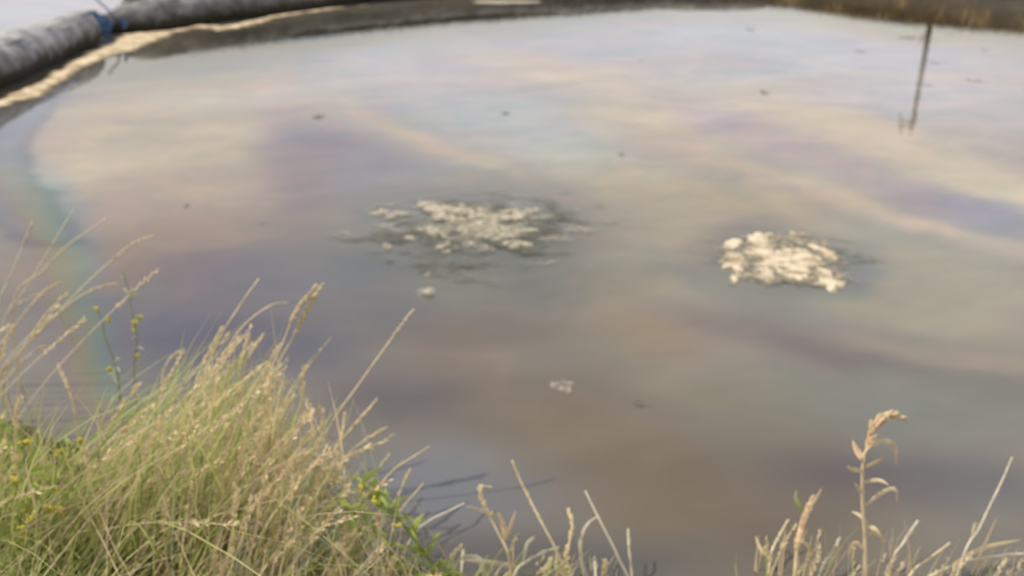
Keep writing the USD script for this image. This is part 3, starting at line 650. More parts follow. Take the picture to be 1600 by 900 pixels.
# ------------------------------------------------------------------ small floating scraps
def scrap(name, label, category, u, v, wpx, dpx, height, mat, seed, thr=0.42):
    o = ground(u, v)
    a, b = abs((ground(u + wpx * .75, v) - o)[0]), abs((ground(u, v - dpx * .75) - o)[1])
    def f(X, Y):
        d = np.sqrt(((X - o[0]) / a) ** 2 + ((Y - o[1]) / b) ** 2)
        n = fbm(np.stack([(X - o[0]) / a * 2.2 + seed, (Y - o[1]) / b * 2.2 + seed, 0 * X], -1), 5, seed)
        return (n * 1.3 + 0.15 - thr - 0.62 * d) * 2
    m = foam_pieces(f, (o[0] - 1.3 * a, o[1] - 1.3 * b, o[0] + 1.3 * a, o[1] + 1.3 * b), min(a, b) / 9, height * .4, seed=seed, soft=0.9)
    if m:
        k = join(m[:3]) if len(m) > 1 else m[0]
        obj(name, k, mat, smooth=True, label=label, category=category)
scrap('floating_scrap', 'small pale scrap floating alone in the brown water below the left raft', 'scrap', 880, 606, 26, 14, 0.02, M['foam_grey'], 61, .3)
scrap('foam_curl', 'short white foam curl just below the lower left of the broken raft', 'foam', 664, 458, 20, 9, 0.02, M['foam_grey'], 63, .25)
scrap('leaf_scrap', 'cluster of dark leaf scraps floating between boom and left raft', 'scrap', 497, 183, 20, 6, 0.012, M['scum'], 64, .3)
scrap('leaf_scrap', 'dark smudge of scum on pale water above the left raft', 'scrap', 790, 178, 20, 5, 0.008, M['scum'], 65, .36)
scrap('leaf_scrap', 'single dark leaf speck floating right of the left raft', 'scrap', 971, 242, 8, 4, 0.012, M['scum'], 66, .25)
scrap('leaf_scrap', 'tiny brown leaf floating on the tan streak near top centre', 'scrap', 1193, 144, 9, 5, 0.012, M['brown_scum'], 67, .2)
scrap('foam_speck', 'tiny white speck on pale water at upper middle', 'foam', 1002, 93, 7, 3, 0.015, M['foam_grey'], 68, .2)
for k, (u, v, w, h, lab) in enumerate([(1420, 59, 22, 5, 'dark scum patch on the water just left of the mirrored pole top end'), (1342, 80, 18, 5, 'dark scum patch further left of the mirrored pole'),
        (1462, 98, 24, 4, 'dark scum streak immediately right of the mirrored pole'), (1525, 126, 26, 5, 'dark scum patch well right of the mirrored pole, lowest one'),
        (1172, 46, 16, 4, 'small dark scum patch near the corner of the dark bank mirror image'), (1481, 52, 10, 5, 'small dark clump under the mirrored right bank edge'),
        (1540, 78, 12, 4, 'small dark scum fleck right of the mirrored pole, highest one'), (1445, 133, 30, 4, 'thin dark scum streak crossing the mirrored pole'),
        (560, 330, 14, 5, 'dark scum bit at the left tip of the broken raft'), (607, 409, 14, 7, 'dark clump under the left part of the broken raft'), (290, 322, 9, 5, 'dark speck on the tan film left of the broken raft'), (410, 350, 14, 4, 'dark scum fleck between the tan film and the broken raft'),
        (1000, 632, 28, 8, 'faint dark scum smear right of the pale floating scrap'), (290, 45, 14, 4, None)]):
    if lab:
        scrap('scum_patch', lab, 'scum', u, v, w, h, 0.006, M['scum'], 80 + k, .36)

# ------------------------------------------------------------------ beyond: what the water mirrors
rng = np.random.default_rng(11)
def on_bank(x, y):
    return bank_height(np.atleast_1d(np.asarray(x, float)), np.atleast_1d(np.asarray(y, float)))
az_lo, az_mid, az_hi = SKY_AZ[2], SKY_AZ[8], SKY_AZ[-1]
def far_tufts(name, lo, hi, count, mat, hfac, label, category, seed, wid, rag=0.04):
    r = np.random.default_rng(seed)
    az, rad = r.uniform(lo, hi, count), None
    xs, ys = [], []
    base = np.stack([np.sin(az), np.cos(az)], -1)
    d0 = np.array([shapely.distance(Point(0, 0), SHORE.intersection(LineString([(b * 12).tolist(), (b * 40).tolist()]))) for b in base[:1]])
    rr = np.linspace(14, 34, 160)
    P = base[:, None, :] * rr[None, :, None]
    inside = shapely.contains_xy(POND, P[..., 0].ravel(), P[..., 1].ravel()).reshape(count, -1)
    edge = rr[np.maximum(inside.shape[1] - 1 - np.argmax(inside[:, ::-1], 1), 0)]
    rad = edge + r.uniform(0.01, 1, count) ** 1.3 * 3.4
    x, y = base[:, 0] * rad, base[:, 1] * rad
    z = bank_height(x, y)
    top = crest_z(x, y)
    h = np.clip((top - z) * r.uniform(0.45, 0.99, count) * (1 - rag + 1.7 * rag * fbm(np.stack([x * 1.1, y * 1.1, 0 * x], -1), 4, seed)), 0.06, 1.8) * hfac
    c, w = blades(np.stack([x, y, z - 0.03], -1), r.uniform(0, 6.28, count), r.uniform(0, .5, count), h, np.full(count, wid) * r.uniform(.6, 1.4, count), r.uniform(-.3, .5, count), 4)
    obj(name, ribbons(c, w, r.uniform(-.8, .8, count)), mat, kind='stuff', label=label, category=category)
far_tufts('dark_scrub', az_lo, az_mid + 0.03, 14000, M['scrub'], 1.0, 'dark low scrub along the far bank, seen mirrored beside the boom', 'scrub', 5, 0.10)
far_tufts('far_dry_grass', az_mid - 0.02, az_hi, 14000, M['far_straw'], 1.0, 'dry brown grass on the far right bank, seen mirrored in the corner', 'grass', 6, 0.15, 0.38)

tip = ray(1424, 204); low_ = ray(1443, 42)
az_p = math.atan2(tip[0], tip[1]); DP = 27.5
px_, py_ = DP * math.sin(az_p), DP * math.cos(az_p)
ph = DP * (-tip[2] / math.hypot(tip[0], tip[1])) - CAM_H
gz = float(on_bank(px_, py_)[0])
pole = thing('utility_pole', 'thin dark utility pole on the far bank, mirrored upside down in the water', 'pole', (px_, py_, 0))
obj('pole', tube(np.stack([np.zeros(8), np.zeros(8), np.linspace(gz - .4, ph, 8)], 1), np.linspace(.078, .050, 8), 12), M['pole'], pole, smooth=40)
obj('crossarm', tube([(-.36, 0, ph - .22), (.08, 0, ph - .22)], .035, 8), M['pole'], pole, smooth=40)
for s in (-.30,):
    obj('insulator', tube([(s, 0, ph - .2), (s, 0, ph - .13), (s, 0, ph - .1), (s, 0, ph - .04), (s, 0, ph)], [.025, .03, .07, .07, .03], 8), M['ceramic'], pole, smooth=40)
obj('bracket', tube([(-.22, 0, ph - 2.5), (.02, 0, ph - 2.62)], .04, 8), M['pole'], pole, smooth=40)
obj('bracket', tube(smooth_path([(-.33, 0, ph - .22), (-.40, 0, ph - .32), (-.34, 0, ph - .40)], 8), .03, 8), M['pole'], pole, smooth=40)

# ------------------------------------------------------------------ near bank: grass
ENV = np.array([(-300, 600), (-60, 625), (0, 640), (60, 668), (140, 690), (210, 660), (260, 622), (310, 585), (350, 562), (400, 548), (450, 580), (500, 660), (560, 728), (600, 765), (640, 815), (665, 855), (690, 900), (720, 930), (1000, 960), (1180, 985), (1700, 970)], float)
def project(p):
    x, y, z = p[..., 0], p[..., 1], p[..., 2] - CAM_H
    s, c = math.sin(PITCH), math.cos(PITCH)
    dz = y * c - z * s
    return 800 + FPX * x / dz, 450 - FPX * (y * s + z * c) / dz

def sow(count, seed, xr, yr, hr, wr, lean, az, az_sp, bend, margin=(0, 40), n=6, cut=None, heads=False):
    r = np.random.default_rng(seed)
    x, y = r.uniform(*xr, count), r.uniform(*yr, count)
    d = signed(x, y)
    k = (d > -0.02)
    x, y = x[k], y[k]
    m = len(x)
    z = bank_height(x, y)
    c, w = blades(np.stack([x, y, z - 0.01], -1), az + az_sp * r.standard_normal(m), np.abs(r.normal(lean, .18, m)), r.uniform(*hr, m), r.uniform(*wr, m), r.normal(*bend, m), n)
    u, v = project(c)
    env = np.interp(u, ENV[:, 0], ENV[:, 1]) - np.minimum(r.gamma(1.0, margin[1], m), 2.3 * margin[1])[:, None] * (r.random(m) < 0.5)[:, None] + margin[0]
    ok = (v > env).all(1)
    if cut is not None: ok &= cut(u, v).all(1)
    c, w = c[ok], w[ok]
    c[..., 0] += (0.018 * np.sin(np.linspace(0, 1, n)[None] * r.uniform(2, 7, (len(c), 1)) + r.uniform(0, 6, (len(c), 1)))) * np.linspace(0, 1, n)
    if heads:
        return c, w, r
    return ribbons(c, w, r.uniform(-.9, .9, len(c)))

WIND = math.radians(62)
gr = sow(8000, 1, (-3.4, 0.2), (1.05, 3.9), (.10, .26), (.004, .010), .35, WIND, 1.5, (.3, .4), (15, 30))
obj('ground_grass', gr, M['grass_green'], kind='stuff', label='short green grass covering the near bank under the taller tussocks', category='grass')
gd = sow(6000, 2, (-3.2, 0.1), (1.05, 3.7), (.16, .42), (.003, .007), .7, WIND, 1.8, (.5, .6), (10, 30))
obj('dry_litter_grass', gd, M['grass_dry'], kind='stuff', label='matted dry straw blades tangled through the near bank grass', category='grass')

def spikelets(c, r, per=30, start=.80, length=.017, width=.0064):
    """Seed heads: little diamonds round the last stretch of each centre line."""
    m, n, _ = c.shape
    t = start + (1 - start) * r.random((m, per))
    x = t * (n - 1); i = np.minimum(x.astype(int), n - 2); fr = (x - i)[..., None]
    j = np.arange(m)[:, None]
    p0, p1 = c[j, i], c[j, i + 1]
    d = p1 - p0; d /= np.maximum(np.linalg.norm(d, axis=-1, keepdims=True), 1e-9)
    o = r.standard_normal((m, per, 3)); o -= d * (o * d).sum(-1, keepdims=True); o /= np.linalg.norm(o, axis=-1, keepdims=True)
    p = p0 + (p1 - p0) * fr + o * width * .7
    ax = d + o * .4; ax /= np.linalg.norm(ax, axis=-1, keepdims=True)
    sd_ = np.cross(ax, r.standard_normal((m, per, 3))); sd_ /= np.linalg.norm(sd_, axis=-1, keepdims=True)
    L = length * r.uniform(.6, 1.3, (m, per, 1)); w = width * r.uniform(.6, 1.3, (m, per, 1))
    v = np.stack([p - ax * L / 2, p + sd_ * w / 2, p + ax * L / 2, p - sd_ * w / 2], 2).reshape(-1, 3)
    b = np.arange(m * per)[:, None] * 4
    return v, np.vstack([b + np.array([[0, 1, 2]]), b + np.array([[0, 2, 3]])])

def tussock(label, xr, yr, count, hr, mats, seed, lean=.30, wr=(.0045, .0095), margin=(0, 44), heads=120, head_margin=44):
    t = thing('grass_tussock', label, 'grass tussock', group='grass tussocks on the near bank')
    for i, (mname, frac, kind_name) in enumerate(mats):
        g = sow(int(count * frac), seed + i, xr, yr, hr, wr, lean, WIND, .85, (.22, .32), margin, 8)
        if len(g[0]): obj(kind_name, g, M[mname], t, kind='stuff')
    c, w, r = sow(heads * 4, seed + 9, xr, yr, (hr[0] * 1.1, hr[1] * 1.05), (.0026, .0034), lean, WIND, .55, (.25, .25), (4, head_margin), 10, heads=True)
    c, w = c[:heads], w[:heads]
    if len(c):
        obj('seed_stems', ribbons(c, np.full(w.shape, .0034), r.uniform(-.9, .9, len(c))), M['grass_dry'], t, kind='stuff')
        obj('seed_heads', spikelets(c, r), M['seed'], t, kind='stuff')
    return t
T1 = tussock('tall dense yellow-green grass tussock leaning right, in the middle of the near bank', (-1.35, -.55), (1.55, 2.45), 3600, (.36, .80), [('grass_mixed', .70, 'leaf_blades'), ('grass_dry', .22, 'dry_blades'), ('grass_green', .14, 'green_blades')], 100, heads=140, head_margin=34)
T2 = tussock('grey-green grass tussock at the far left end of the near bank', (-2.9, -1.5), (1.9, 3.4), 3200, (.30, .66), [('grass_grey', .6, 'leaf_blades'), ('grass_mixed', .4, 'yellow_blades')], 120, lean=.5, margin=(0, 70), heads=260, head_margin=100)
T3 = tussock('low sprawling grass tussock sloping down to the water beside the tall middle one', (-.75, -.02), (1.35, 2.05), 1000, (.20, .52), [('grass_mixed', .4, 'leaf_blades'), ('grass_dry', .35, 'dry_blades'), ('grass_grey', .35, 'grey_blades')], 140, lean=.45, heads=90, head_margin=56)
T4 = tussock('short yellowish grass tussock in the bottom left corner', (-1.9, -.9), (1.1, 1.9), 2400, (.16, .38), [('grass_mixed', .7, 'leaf_blades'), ('grass_green', .4, 'green_blades')], 160, heads=20)

# ------------------------------------------------------------------ stalks one can tell apart
rng = np.random.default_rng(77)
def px_path(pts, y, dy=0.0):
    p = np.array(pts, float)
    t = np.linspace(0, 1, len(p))
    return upright(p[:, 0], p[:, 1], y + dy * t)

def seed_head(path, width, r, dense=34):
    L = np.linalg.norm(np.diff(path, axis=0), axis=1).sum()
    p = smooth_path(path, 12)
    t = np.gradient(p, axis=0); t /= np.linalg.norm(t, axis=1, keepdims=True)
    parts = [tube(p, width * .16 * np.linspace(1, .4, 12), 5)]
    for k in range(dense):
        q = r.random()
        i = min(int(q * 11), 10)
        c = p[i] + (p[i + 1] - p[i]) * (q * 11 - i)
        d = r.standard_normal(3); d -= t[i] * d.dot(t[i]); d /= np.linalg.norm(d)
        env = width * .5 * (0.35 + 0.75 * math.sin(math.pi * min(0.12 + .85 * q, 1)))
        ax = t[i] * 1.0 + d * .45
        parts.append(ellipsoid(c + d * env * .5, ax, max(.010, width * 1.1) * r.uniform(.8, 1.2), width * .32 * r.uniform(.8, 1.2)))
    return join(parts)

def leaf_ribbon(path, width, tilt=0.0, n=12):
    p = smooth_path(path, n)
    t = np.linspace(0, 1, n)
    w = width * np.clip(np.sin(np.pi * np.clip(.12 + .88 * t, 0, 1)) ** .7, .06, 1)
    tg = np.gradient(p, axis=0); tg /= np.linalg.norm(tg, axis=1, keepdims=True)
    view = np.array([math.sin(tilt), -math.cos(tilt), .35]); view /= np.linalg.norm(view)
    s = np.cross(tg, view); s /= np.maximum(np.linalg.norm(s, axis=1, keepdims=True), 1e-6)
    nrm = np.cross(s, tg)
    a, b, c = p - s * w[:, None] / 2, p + nrm * w[:, None] * .18, p + s * w[:, None] / 2
    v = np.stack([a, b, c], 1).reshape(-1, 3)
    f = []
    for i in range(n - 1):
        o = i * 3
        f += [(o, o + 1, o + 4), (o, o + 4, o + 3), (o + 1, o + 2, o + 5), (o + 1, o + 5, o + 4)]
    return v, np.array(f)

def stalk(name, label, category, pts, y, head=None, leaves=(), r=(.0028, .0014), mats=('straw', 'seed', 'straw'), dy=0.12, group=None, extra=()):
    """pts: tip to root. head: (number of leading points that the head covers, width m). leaves: (pts, width m)."""
    p = px_path(pts[::-1], y, dy)
    gz_ = float(on_bank(p[0][0], p[0][1])[0])
    if p[0][2] > gz_:
        p = np.vstack([[p[0][0] - .04, p[0][1] - .02, gz_ - .01], p])
    base = np.array([p[0][0], p[0][1], max(gz_, 0)])
    t = thing(name, label, category, base, group)
    wave = 0.012 * np.sin(np.linspace(0, 5, 40) + 7 * rng.random())
    sp_ = smooth_path(p, 40)
    sp_[:, 1] += wave * np.linspace(0, 1, 40)
    obj('stem', moved(tube(sp_, np.linspace(r[0], r[1], 40) * 1.2, 6), base), M[mats[0]], t, smooth=True)
    su, sv = project(sp_)
    if head:
        k, wd = head
        hl = sum(math.dist(pts[i], pts[i + 1]) for i in range(k - 1))
        cum = np.r_[0, np.cumsum(np.hypot(np.diff(su), np.diff(sv)))]
        i0 = int(np.searchsorted(cum, cum[-1] - hl))
        hp = sp_[max(min(i0, 35), 1) - 1:]
        obj('seed_head', moved(seed_head(hp, wd, rng, int(34 + wd * 1600)), base), M[mats[1]], t)
    for q in leaves:
        lp, lw = q[0], q[1] * 1.15
        m_ = q[2] if len(q) > 2 else mats[2]
        i = int(np.argmin(np.hypot(su - lp[0][0], sv - lp[0][1])))
        P = px_path(lp, sp_[i][1], 0.0)
        P[:, 1] += np.linspace(0, .05, len(P)) * rng.uniform(-1, 1)
        if math.dist(lp[0], (su[i], sv[i])) > 4: P = np.vstack([sp_[i], P])
        obj('leaf', moved(leaf_ribbon(P, lw, rng.uniform(-.4, .4)), base), M[m_], t, smooth=True)
    return t

S = stalk
G = 'dry_grass_stalk'
YR = 1.78
weed = S('dry_weed', 'tall dried weed with a drooping curled top and curling withered leaves', 'weed',
  [(1408, 648), (1392, 647), (1376, 653), (1364, 666), (1360, 690), (1350, 716), (1349, 780), (1353, 850), (1349, 930)], YR, (5, .027),
  [([(1352, 730), (1362, 722), (1370, 712), (1372, 702)], .010), ([(1350, 770), (1338, 758), (1330, 744)], .009), ([(1351, 840), (1364, 832), (1378, 842), (1384, 858)], .009), ([(1352, 860), (1338, 848), (1330, 856), (1326, 872)], .009), ([(1362, 699), (1376, 693), (1394, 696), (1406, 712), (1409, 740)], .010), ([(1356, 787), (1372, 774), (1392, 764), (1401, 768), (1402, 788)], .010), ([(1347, 716), (1342, 708), (1340, 700)], .016, 'rust'),
   ([(1349, 738), (1335, 729), (1322, 721), (1313, 710)], .010), ([(1354, 816), (1346, 811), (1337, 812)], .008), ([(1356, 822), (1366, 824), (1373, 830)], .009, 'straw'), ([(1360, 751), (1372, 745), (1382, 747)], .008, 'straw')],
  (.0052, .0030), ('straw', 'rust', 'straw'))
S('dry_weed', 'short dried weed with a rusty brown clubbed head at lower right', 'weed', [(1268, 778), (1262, 800), (1254, 835), (1247, 860), (1238, 930)], YR - .02, (4, .022),
  [([(1262, 800), (1276, 775), (1283, 760)], .006), ([(1255, 800), (1246, 784), (1250, 776)], .009, 'stem_green'), ([(1260, 850), (1270, 875), (1275, 930)], .007)], (.0055, .003), ('straw', 'rust', 'straw'))
R_ = [
 ('pale forked stalk left of the rusty clubbed weed', [(1231, 812), (1216, 845), (1206, 870), (1196, 930)], (3, .010), [([(1206, 875), (1192, 866), (1186, 852)], .008), ([(1216, 845), (1228, 860), (1236, 880)], .006)], 'straw'),
 ('pale slanting stalk with a thick tip, right of the rusty clubbed weed', [(1312, 840), (1298, 862), (1283, 882), (1268, 935)], (3, .011), [([(1284, 880), (1272, 850), (1264, 825)], .006)], 'pale_straw'),
 ('slanting stalk with blunt tip just right of the tall weed', [(1437, 818), (1412, 850), (1394, 872), (1376, 935)], (2, .010), [([(1392, 872), (1391, 840), (1389, 812)], .007), ([(1390, 880), (1398, 835), (1408, 803)], .005)], 'pale_straw'),
 ('thin faint stalk leaning right, second from the tall weed', [(1482, 846), (1450, 868), (1425, 890), (1405, 935)], None, [([(1425, 890), (1432, 868), (1442, 852)], .005)], 'straw'),
 ('tall thin pale stalk leaning right with a swollen node, near the right edge', [(1578, 710), (1562, 752), (1546, 790), (1530, 828), (1512, 858), (1485, 935)], (4, .007), [([(1518, 845), (1528, 826), (1538, 832)], .009, 'straw')], 'pale_straw'),
 ('long pale blade arching low to the right edge', [(1640, 864), (1590, 862), (1540, 868), (1490, 882), (1430, 915), (1400, 950)], None, [([(1490, 882), (1540, 866), (1610, 861)], .010, 'seed')], 'pale_straw'),
 ('slender stalk under the arching blade at the right edge', [(1600, 872), (1560, 885), (1520, 912), (1500, 940)], None, [([(1510, 915), (1545, 850), (1566, 815)], .006), ([(1515, 915), (1535, 860), (1548, 830)], .005)], 'straw'),
]
for lab, pts, hd, lv, mt in R_:
    S(G, lab, 'grass stalk', pts, YR + rng.uniform(-.05, .05), hd, lv, (.0034, .0022), (mt, 'seed_pale', mt), group='dry stalks at the water edge')
YC = 1.76
C_ = [
 ('bent withered stalk with a curled tip and orange joint, right after the thick grass', [(765, 762), (750, 764), (752, 780), (762, 805), (780, 838), (795, 870), (800, 935)], (4, .014), [([(757, 800), (740, 786), (727, 776)], .008, 'pale_straw'), ([(762, 806), (772, 796), (775, 780)], .008), ([(790, 842), (786, 826), (778, 808)], .012, 'rust'), ([(790, 842), (799, 826), (806, 812)], .009, 'rust'), ([(768, 800), (782, 812), (789, 826)], .007, 'pale_straw')], 'straw'),
 ('long slanting stalk with a thick pale middle, left-leaning over the water', [(800, 722), (812, 752), (826, 780), (838, 803), (852, 828), (872, 866), (895, 935)], (5, .009), [], 'straw'),
 ('smooth pale stalk leaning left beyond the thick-middled one', [(914, 764), (930, 796), (946, 828), (966, 870), (990, 935)], None, [([(932, 808), (916, 816), (906, 838), (908, 870), (918, 910)], .008)], 'pale_straw'),
 ('short upright pale stalk, last on the right before open water', [(981, 824), (983, 856), (988, 935)], (2, .009), [], 'pale_straw'),
 ('stubby reddish stalk between the two slanting stalks', [(889, 800), (894, 822), (890, 845), (884, 880), (880, 935)], (3, .013), [([(890, 850), (880, 866), (872, 884)], .007)], 'rust'),
 ('pale bent stalk lying low across the bottom edge', [(872, 861), (845, 866), (818, 879), (806, 892), (795, 935)], (3, .012), [([(818, 878), (824, 856), (836, 852), (830, 858)], .009)], 'pale_straw'),
 ('short pale upright blade at the bottom edge beside the thick grass', [(724, 858), (722, 880), (718, 935)], (2, .011), [([(748, 872), (756, 890), (765, 930)], .012, 'seed_pale'), ([(778, 880), (800, 890), (812, 920)], .011, 'seed_pale')], 'pale_straw'),
 ('stubby pale upright blade at the bottom edge under the slanting stalks', [(928, 868), (930, 890), (930, 935)], (2, .012), [], 'pale_straw'),
 ('faint thin dry stem drawn out over the blue water', [(726, 782), (700, 797), (672, 814), (648, 835), (625, 880)], None, [], 'pale_straw'),
]
for lab, pts, hd, lv, mt in C_:
    S(G, lab, 'grass stalk', pts, YC + rng.uniform(-.06, .06), hd, lv, (.0034, .0022), (mt, 'seed_pale' if mt == 'pale_straw' else 'seed', mt), group='dry stalks at the water edge')
L_ = [  # seed stalks that rise out of the tussocks: label, points, head, depth
 ('long lone seed stalk reaching furthest right out of the middle tussock', [(646, 486), (632, 503), (612, 530), (584, 568), (555, 608), (525, 650), (490, 720)], (3, .011), 2.15),
 ('seed stalk with short thick head below the furthest reaching one', [(590, 621), (572, 641), (549, 668), (520, 705), (490, 760)], (3, .010), 2.05),
 ('drooping seed stalk with a pale nodding head above the low tussock', [(604, 671), (588, 680), (568, 691), (540, 716), (510, 780)], (3, .011), 2.0),
 ('lowest pale seed stalk pointing right over the blue water', [(669, 702), (657, 710), (643, 718), (612, 738), (570, 790)], (3, .008), 1.98),
 ('tallest seed stalk of the middle tussock with a big straw head', [(506, 442), (492, 463), (476, 492), (462, 520), (430, 580), (395, 680)], (4, .017), 2.2),
 ('second big straw head close beside the tallest one', [(494, 446), (474, 472), (458, 496), (440, 540), (410, 610), (380, 690)], (3, .016), 2.17),
 ('slim seed stalk right of the two big straw heads', [(516, 530), (498, 552), (478, 578), (455, 610), (425, 680)], (3, .010), 2.15),
 ('thin bristly awn rising at the left of the middle tussock', [(404, 436), (388, 458), (368, 488), (350, 516), (330, 560), (310, 620)], (2, .004), 2.25),
 ('pale split head left of the orange heads in the middle tussock', [(346, 514), (334, 538), (318, 568), (306, 600), (290, 660)], (3, .014), 2.25),
 ('fine arching stalk curving behind the big straw heads', [(448, 476), (428, 477), (404, 490), (380, 510), (362, 535), (340, 590)], None, 2.25),
 ('orange straw head low on the left of the middle tussock', [(388, 524), (382, 545), (376, 568), (366, 610), (350, 690)], (3, .015), 2.15),
 ('straw head just right of the orange one', [(410, 525), (398, 542), (386, 562), (372, 610), (360, 680)], (3, .012), 2.16),
 ('broad straw head in the centre of the middle tussock', [(449, 560), (434, 578), (418, 600), (400, 645), (380, 720)], (3, .016), 2.1),
 ('long curved seed stalk leaning far right over the rainbow film', [(241, 367), (225, 372), (205, 382), (176, 406), (140, 438), (80, 500), (10, 580)], (4, .010), 2.7),
 ('shorter curved seed stalk below the far leaning one on the left', [(182, 445), (162, 447), (138, 456), (115, 470), (70, 510), (0, 590)], (3, .010), 2.65),
 ('upright seed stalk nearest the left edge with a short straw head', [(50, 347), (44, 362), (35, 385), (20, 425), (-5, 500)], (3, .012), 2.8),
 ('reddish forked stalk standing in front of the rainbow film', [(92, 568), (104, 592), (113, 620), (120, 660), (130, 720)], (3, .012), 2.3),
 ('thin grey stalk reaching up over the iridescent water at left', [(118, 326), (96, 360), (72, 400), (45, 445), (0, 520)], None, 2.85),
 ('faint grey blade under the far leaning seed stalk', [(164, 342), (130, 366), (105, 384), (70, 420), (20, 480)], None, 2.85),
 ('pale bent blade kinked down beside the rainbow film', [(122, 545), (110, 520), (95, 492), (84, 478), (50, 520), (0, 585)], None, 2.6),
 ('straw coloured blade below the shorter curved stalk at left', [(95, 440), (70, 455), (45, 480), (15, 520), (-20, 570)], (2, .010), 2.7),
 ('yellowish stalk low at the left edge', [(82, 492), (60, 515), (35, 545), (10, 572), (-20, 610)], (2, .009), 2.6),
 ('lowest grey-green stalk at the left edge', [(76, 537), (55, 548), (30, 570), (10, 592), (-10, 620)], (2, .009), 2.55),
 ('curved thin stem between the left and middle tussocks', [(282, 545), (266, 560), (256, 580), (252, 610), (246, 660)], (2, .007), 2.3),
 ('upright slender head at the right of the middle tussock', [(505, 640), (503, 660), (499, 690), (490, 740)], (3, .010), 2.05),
 ('twin slender head beside the upright one', [(538, 648), (536, 668), (531, 695), (520, 750)], (3, .010), 2.05),
 ('dry arching stalk over the low tussock', [(582, 708), (562, 707), (545, 714), (530, 730), (505, 770)], (2, .009), 1.98),
 ('pale straight blade in the low tussock', [(608, 712), (592, 732), (574, 754), (555, 780), (530, 830)], (2, .008), 1.95),
 ('short pale spike at the water side of the low tussock', [(640, 738), (630, 758), (618, 782), (604, 808), (580, 860)], (2, .010), 1.92),
 ('thinner spike right of the short pale spike', [(662, 752), (648, 768), (634, 785), (618, 810), (590, 860)], None, 1.92),
]
for i, (lab, pts, hd, yy) in enumerate(L_):
    grey = yy > 2.55 and i % 2
    S('seed_stalk', lab, 'grass stalk', pts, yy, hd, (), (.0030, .0016), ('pale_straw' if grey else 'straw', 'seed_pale' if i % 3 == 0 else 'seed', 'straw'), group='seed stalks rising from the tussocks')

# loose tufts of fine stems at the water's edge
def tuft(label, u0, u1, v0, v1, count, y, seed, mats, lean=40):
    r = np.random.default_rng(seed)
    base = upright((u0 + u1) / 2, 930, y); base[2] = 0
    t = thing('grass_tuft', label, 'grass tuft', base, 'loose grass tufts at the water edge')
    for i, (mname, frac, kind_name) in enumerate(mats):
        m = max(int(count * frac), 1)
        ur = r.uniform(u0, u1, m); tip_u = ur + r.normal(lean, 34, m); tip_v = r.uniform(v0, v1, m) ** 1.0 + 40 * np.abs(ur - (u0 + u1) / 2) / (u1 - u0)
        yy = y + r.normal(0, .05, m)
        p0, p2 = upright(ur, np.full(m, 950), yy), upright(tip_u, tip_v, yy + r.uniform(.02, .14, m))
        p0[:, 2] = np.minimum(p0[:, 2], bank_height(p0[:, 0], p0[:, 1])) - .01
        p1 = (p0 + p2) / 2 + np.c_[r.normal(-.02, .025, m), r.normal(0, .02, m), r.uniform(.0, .05, m)]
        q = np.linspace(0, 1, 9)[None, :, None]
        c = p0[:, None] * (1 - q) ** 2 + 2 * q * (1 - q) * p1[:, None] + q ** 2 * p2[:, None]
        w = r.uniform(.0045, .0085, m)[:, None] * np.clip(1.05 - np.linspace(0, 1, 9) ** 2, .15, 1)[None]
        obj(kind_name, moved(ribbons(c, w, r.uniform(-.8, .8, m)), base), M[mname], t, kind='stuff')
        k = r.random(m) < .25
        if k.any(): obj('seed_heads', moved(spikelets(c[k], r, 20, .74, .013, .005), base), M['seed'], t, kind='stuff')
tuft('loose tan tuft round the rusty clubbed weed', 1180, 1320, 800, 890, 38, 1.76, 1, [('grass_dry', .6, 'dry_blades'), ('grass_mixed', .4, 'leaf_blades')])
tuft('loose tan tuft at the foot of the tall curled weed', 1335, 1470, 800, 895, 34, 1.76, 2, [('grass_dry', .6, 'dry_blades'), ('grass_mixed', .4, 'leaf_blades')])
tuft('low tuft under the arching blade at the right edge', 1480, 1640, 830, 900, 36, 1.76, 3, [('grass_dry', .6, 'dry_blades'), ('grass_mixed', .4, 'leaf_blades')])
tuft('low green and tan tuft between the thick grass and the slanting stalks', 700, 870, 830, 900, 46, 1.74, 4, [('grass_dry', .4, 'dry_blades'), ('grass_mixed', .5, 'leaf_blades'), ('grass_green', .3, 'green_blades')])
tuft('short sparse tuft, last before the open water at the bottom edge', 870, 975, 850, 905, 24, 1.74, 5, [('grass_dry', .6, 'dry_blades'), ('grass_mixed', .4, 'leaf_blades')], 10)

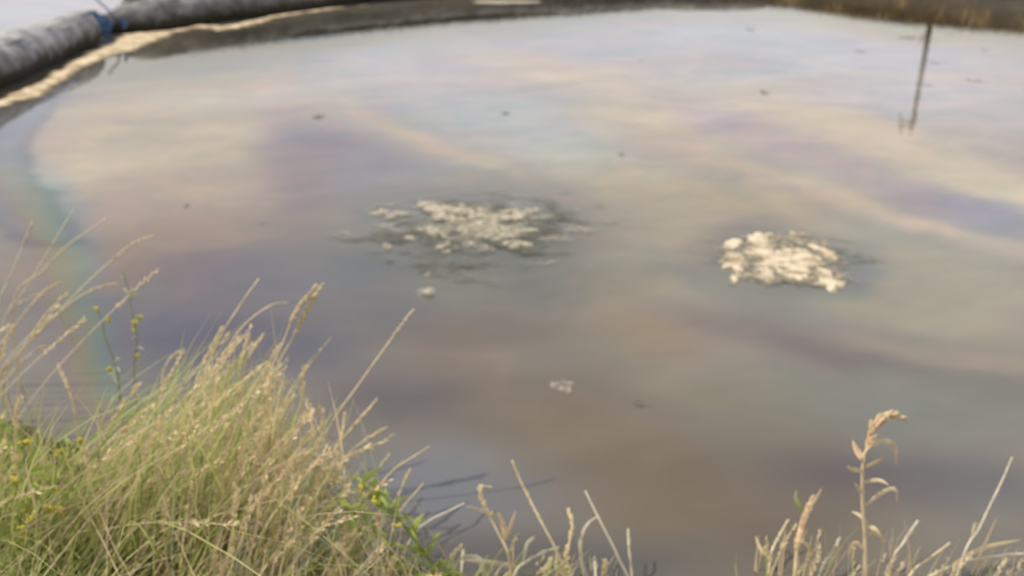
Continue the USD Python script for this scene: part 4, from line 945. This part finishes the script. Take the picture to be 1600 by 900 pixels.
# weeds with small leaves and flowers
def leafy_weed(label, pts, y, nleaf, lsize, mats, seed, flowers=0, name='leafy_weed', category='weed'):
    r = np.random.default_rng(seed)
    p = px_path(pts[::-1], y, .05)
    gz_ = float(on_bank(p[0][0], p[0][1])[0])
    p = np.vstack([[p[0][0] - .02, p[0][1], min(gz_, p[0][2]) - .01], p])
    base = np.array([p[0][0], p[0][1], max(gz_, 0)])
    t = thing(name, label, category, base)
    q = smooth_path(p, 30)
    obj('stem', moved(tube(q, np.linspace(.0034, .0016, 30), 6), base), M[mats[0]], t, smooth=True)
    for k in range(nleaf):
        s = r.uniform(.25, 1)
        o = q[int(s * 29)]
        d = r.standard_normal(3); d[2] = abs(d[2]) * .6; d /= np.linalg.norm(d)
        L = lsize * r.uniform(.6, 1.3)
        obj('leaf', moved(leaf_ribbon(np.array([o, o + d * L * .5 + [0, 0, .15 * L], o + d * L + [0, 0, -.05 * L]]), L * .17, r.uniform(-.9, .9), 6), base), M[mats[1]], t, smooth=True)
    for k in range(flowers):
        o = q[int(r.uniform(.6, 1) * 29)] + r.normal(0, .018, 3)
        obj('flower', moved(join([ellipsoid(o + r.normal(0, .004, 3), r.standard_normal(3), .014, .008) for _ in range(5)]), base), M['flower'], t)
leafy_weed('slender weed with small yellow flowers rising between the two tussocks', [(193, 424), (200, 455), (207, 490), (214, 530), (210, 570), (212, 660)], 2.45, 16, .035, ('stem_green', 'grass_grey'), 1, 4)
leafy_weed('grey-green weed with a tufted top beside the yellow flowered one', [(152, 480), (160, 505), (165, 530), (180, 570), (190, 640)], 2.45, 16, .04, ('stem_green', 'grass_grey'), 2, 3)
leafy_weed('bright yellow-green weed in the bottom left corner', [(35, 690), (42, 730), (38, 780), (25, 840), (10, 910)], 1.55, 34, .055, ('stem_green', 'weed'), 3, 8)
leafy_weed('yellow-green weed with pale tips right of the corner weed', [(100, 742), (84, 762), (66, 790), (50, 830), (30, 900)], 1.5, 30, .05, ('stem_green', 'weed'), 4, 8)
leafy_weed('dark green leafy shoot at the left edge', [(22, 650), (20, 690), (14, 740), (10, 790)], 2.0, 26, .09, ('stem_green', 'grass_green'), 5, 0)
leafy_weed('feathery green weed running down the right side of the low tussock', [(560, 750), (590, 780), (625, 815), (655, 850), (690, 905)], 1.66, 60, .05, ('stem_green', 'weed'), 6, 3)
leafy_weed('second feathery green weed below the first, at the bottom edge', [(530, 790), (560, 810), (600, 850), (640, 910)], 1.6, 50, .05, ('stem_green', 'weed'), 7, 0)
leafy_weed('pale flowering weed with a white bloom in the low tussock', [(520, 732), (512, 760), (505, 800), (500, 860)], 1.95, 14, .04, ('stem_green', 'grass_mixed'), 8, 2)
leafy_weed('small weed with yellowed leaves among the bottom grass', [(118, 690), (100, 730), (92, 780), (90, 850)], 1.7, 26, .05, ('stem_green', 'weed'), 9, 5)
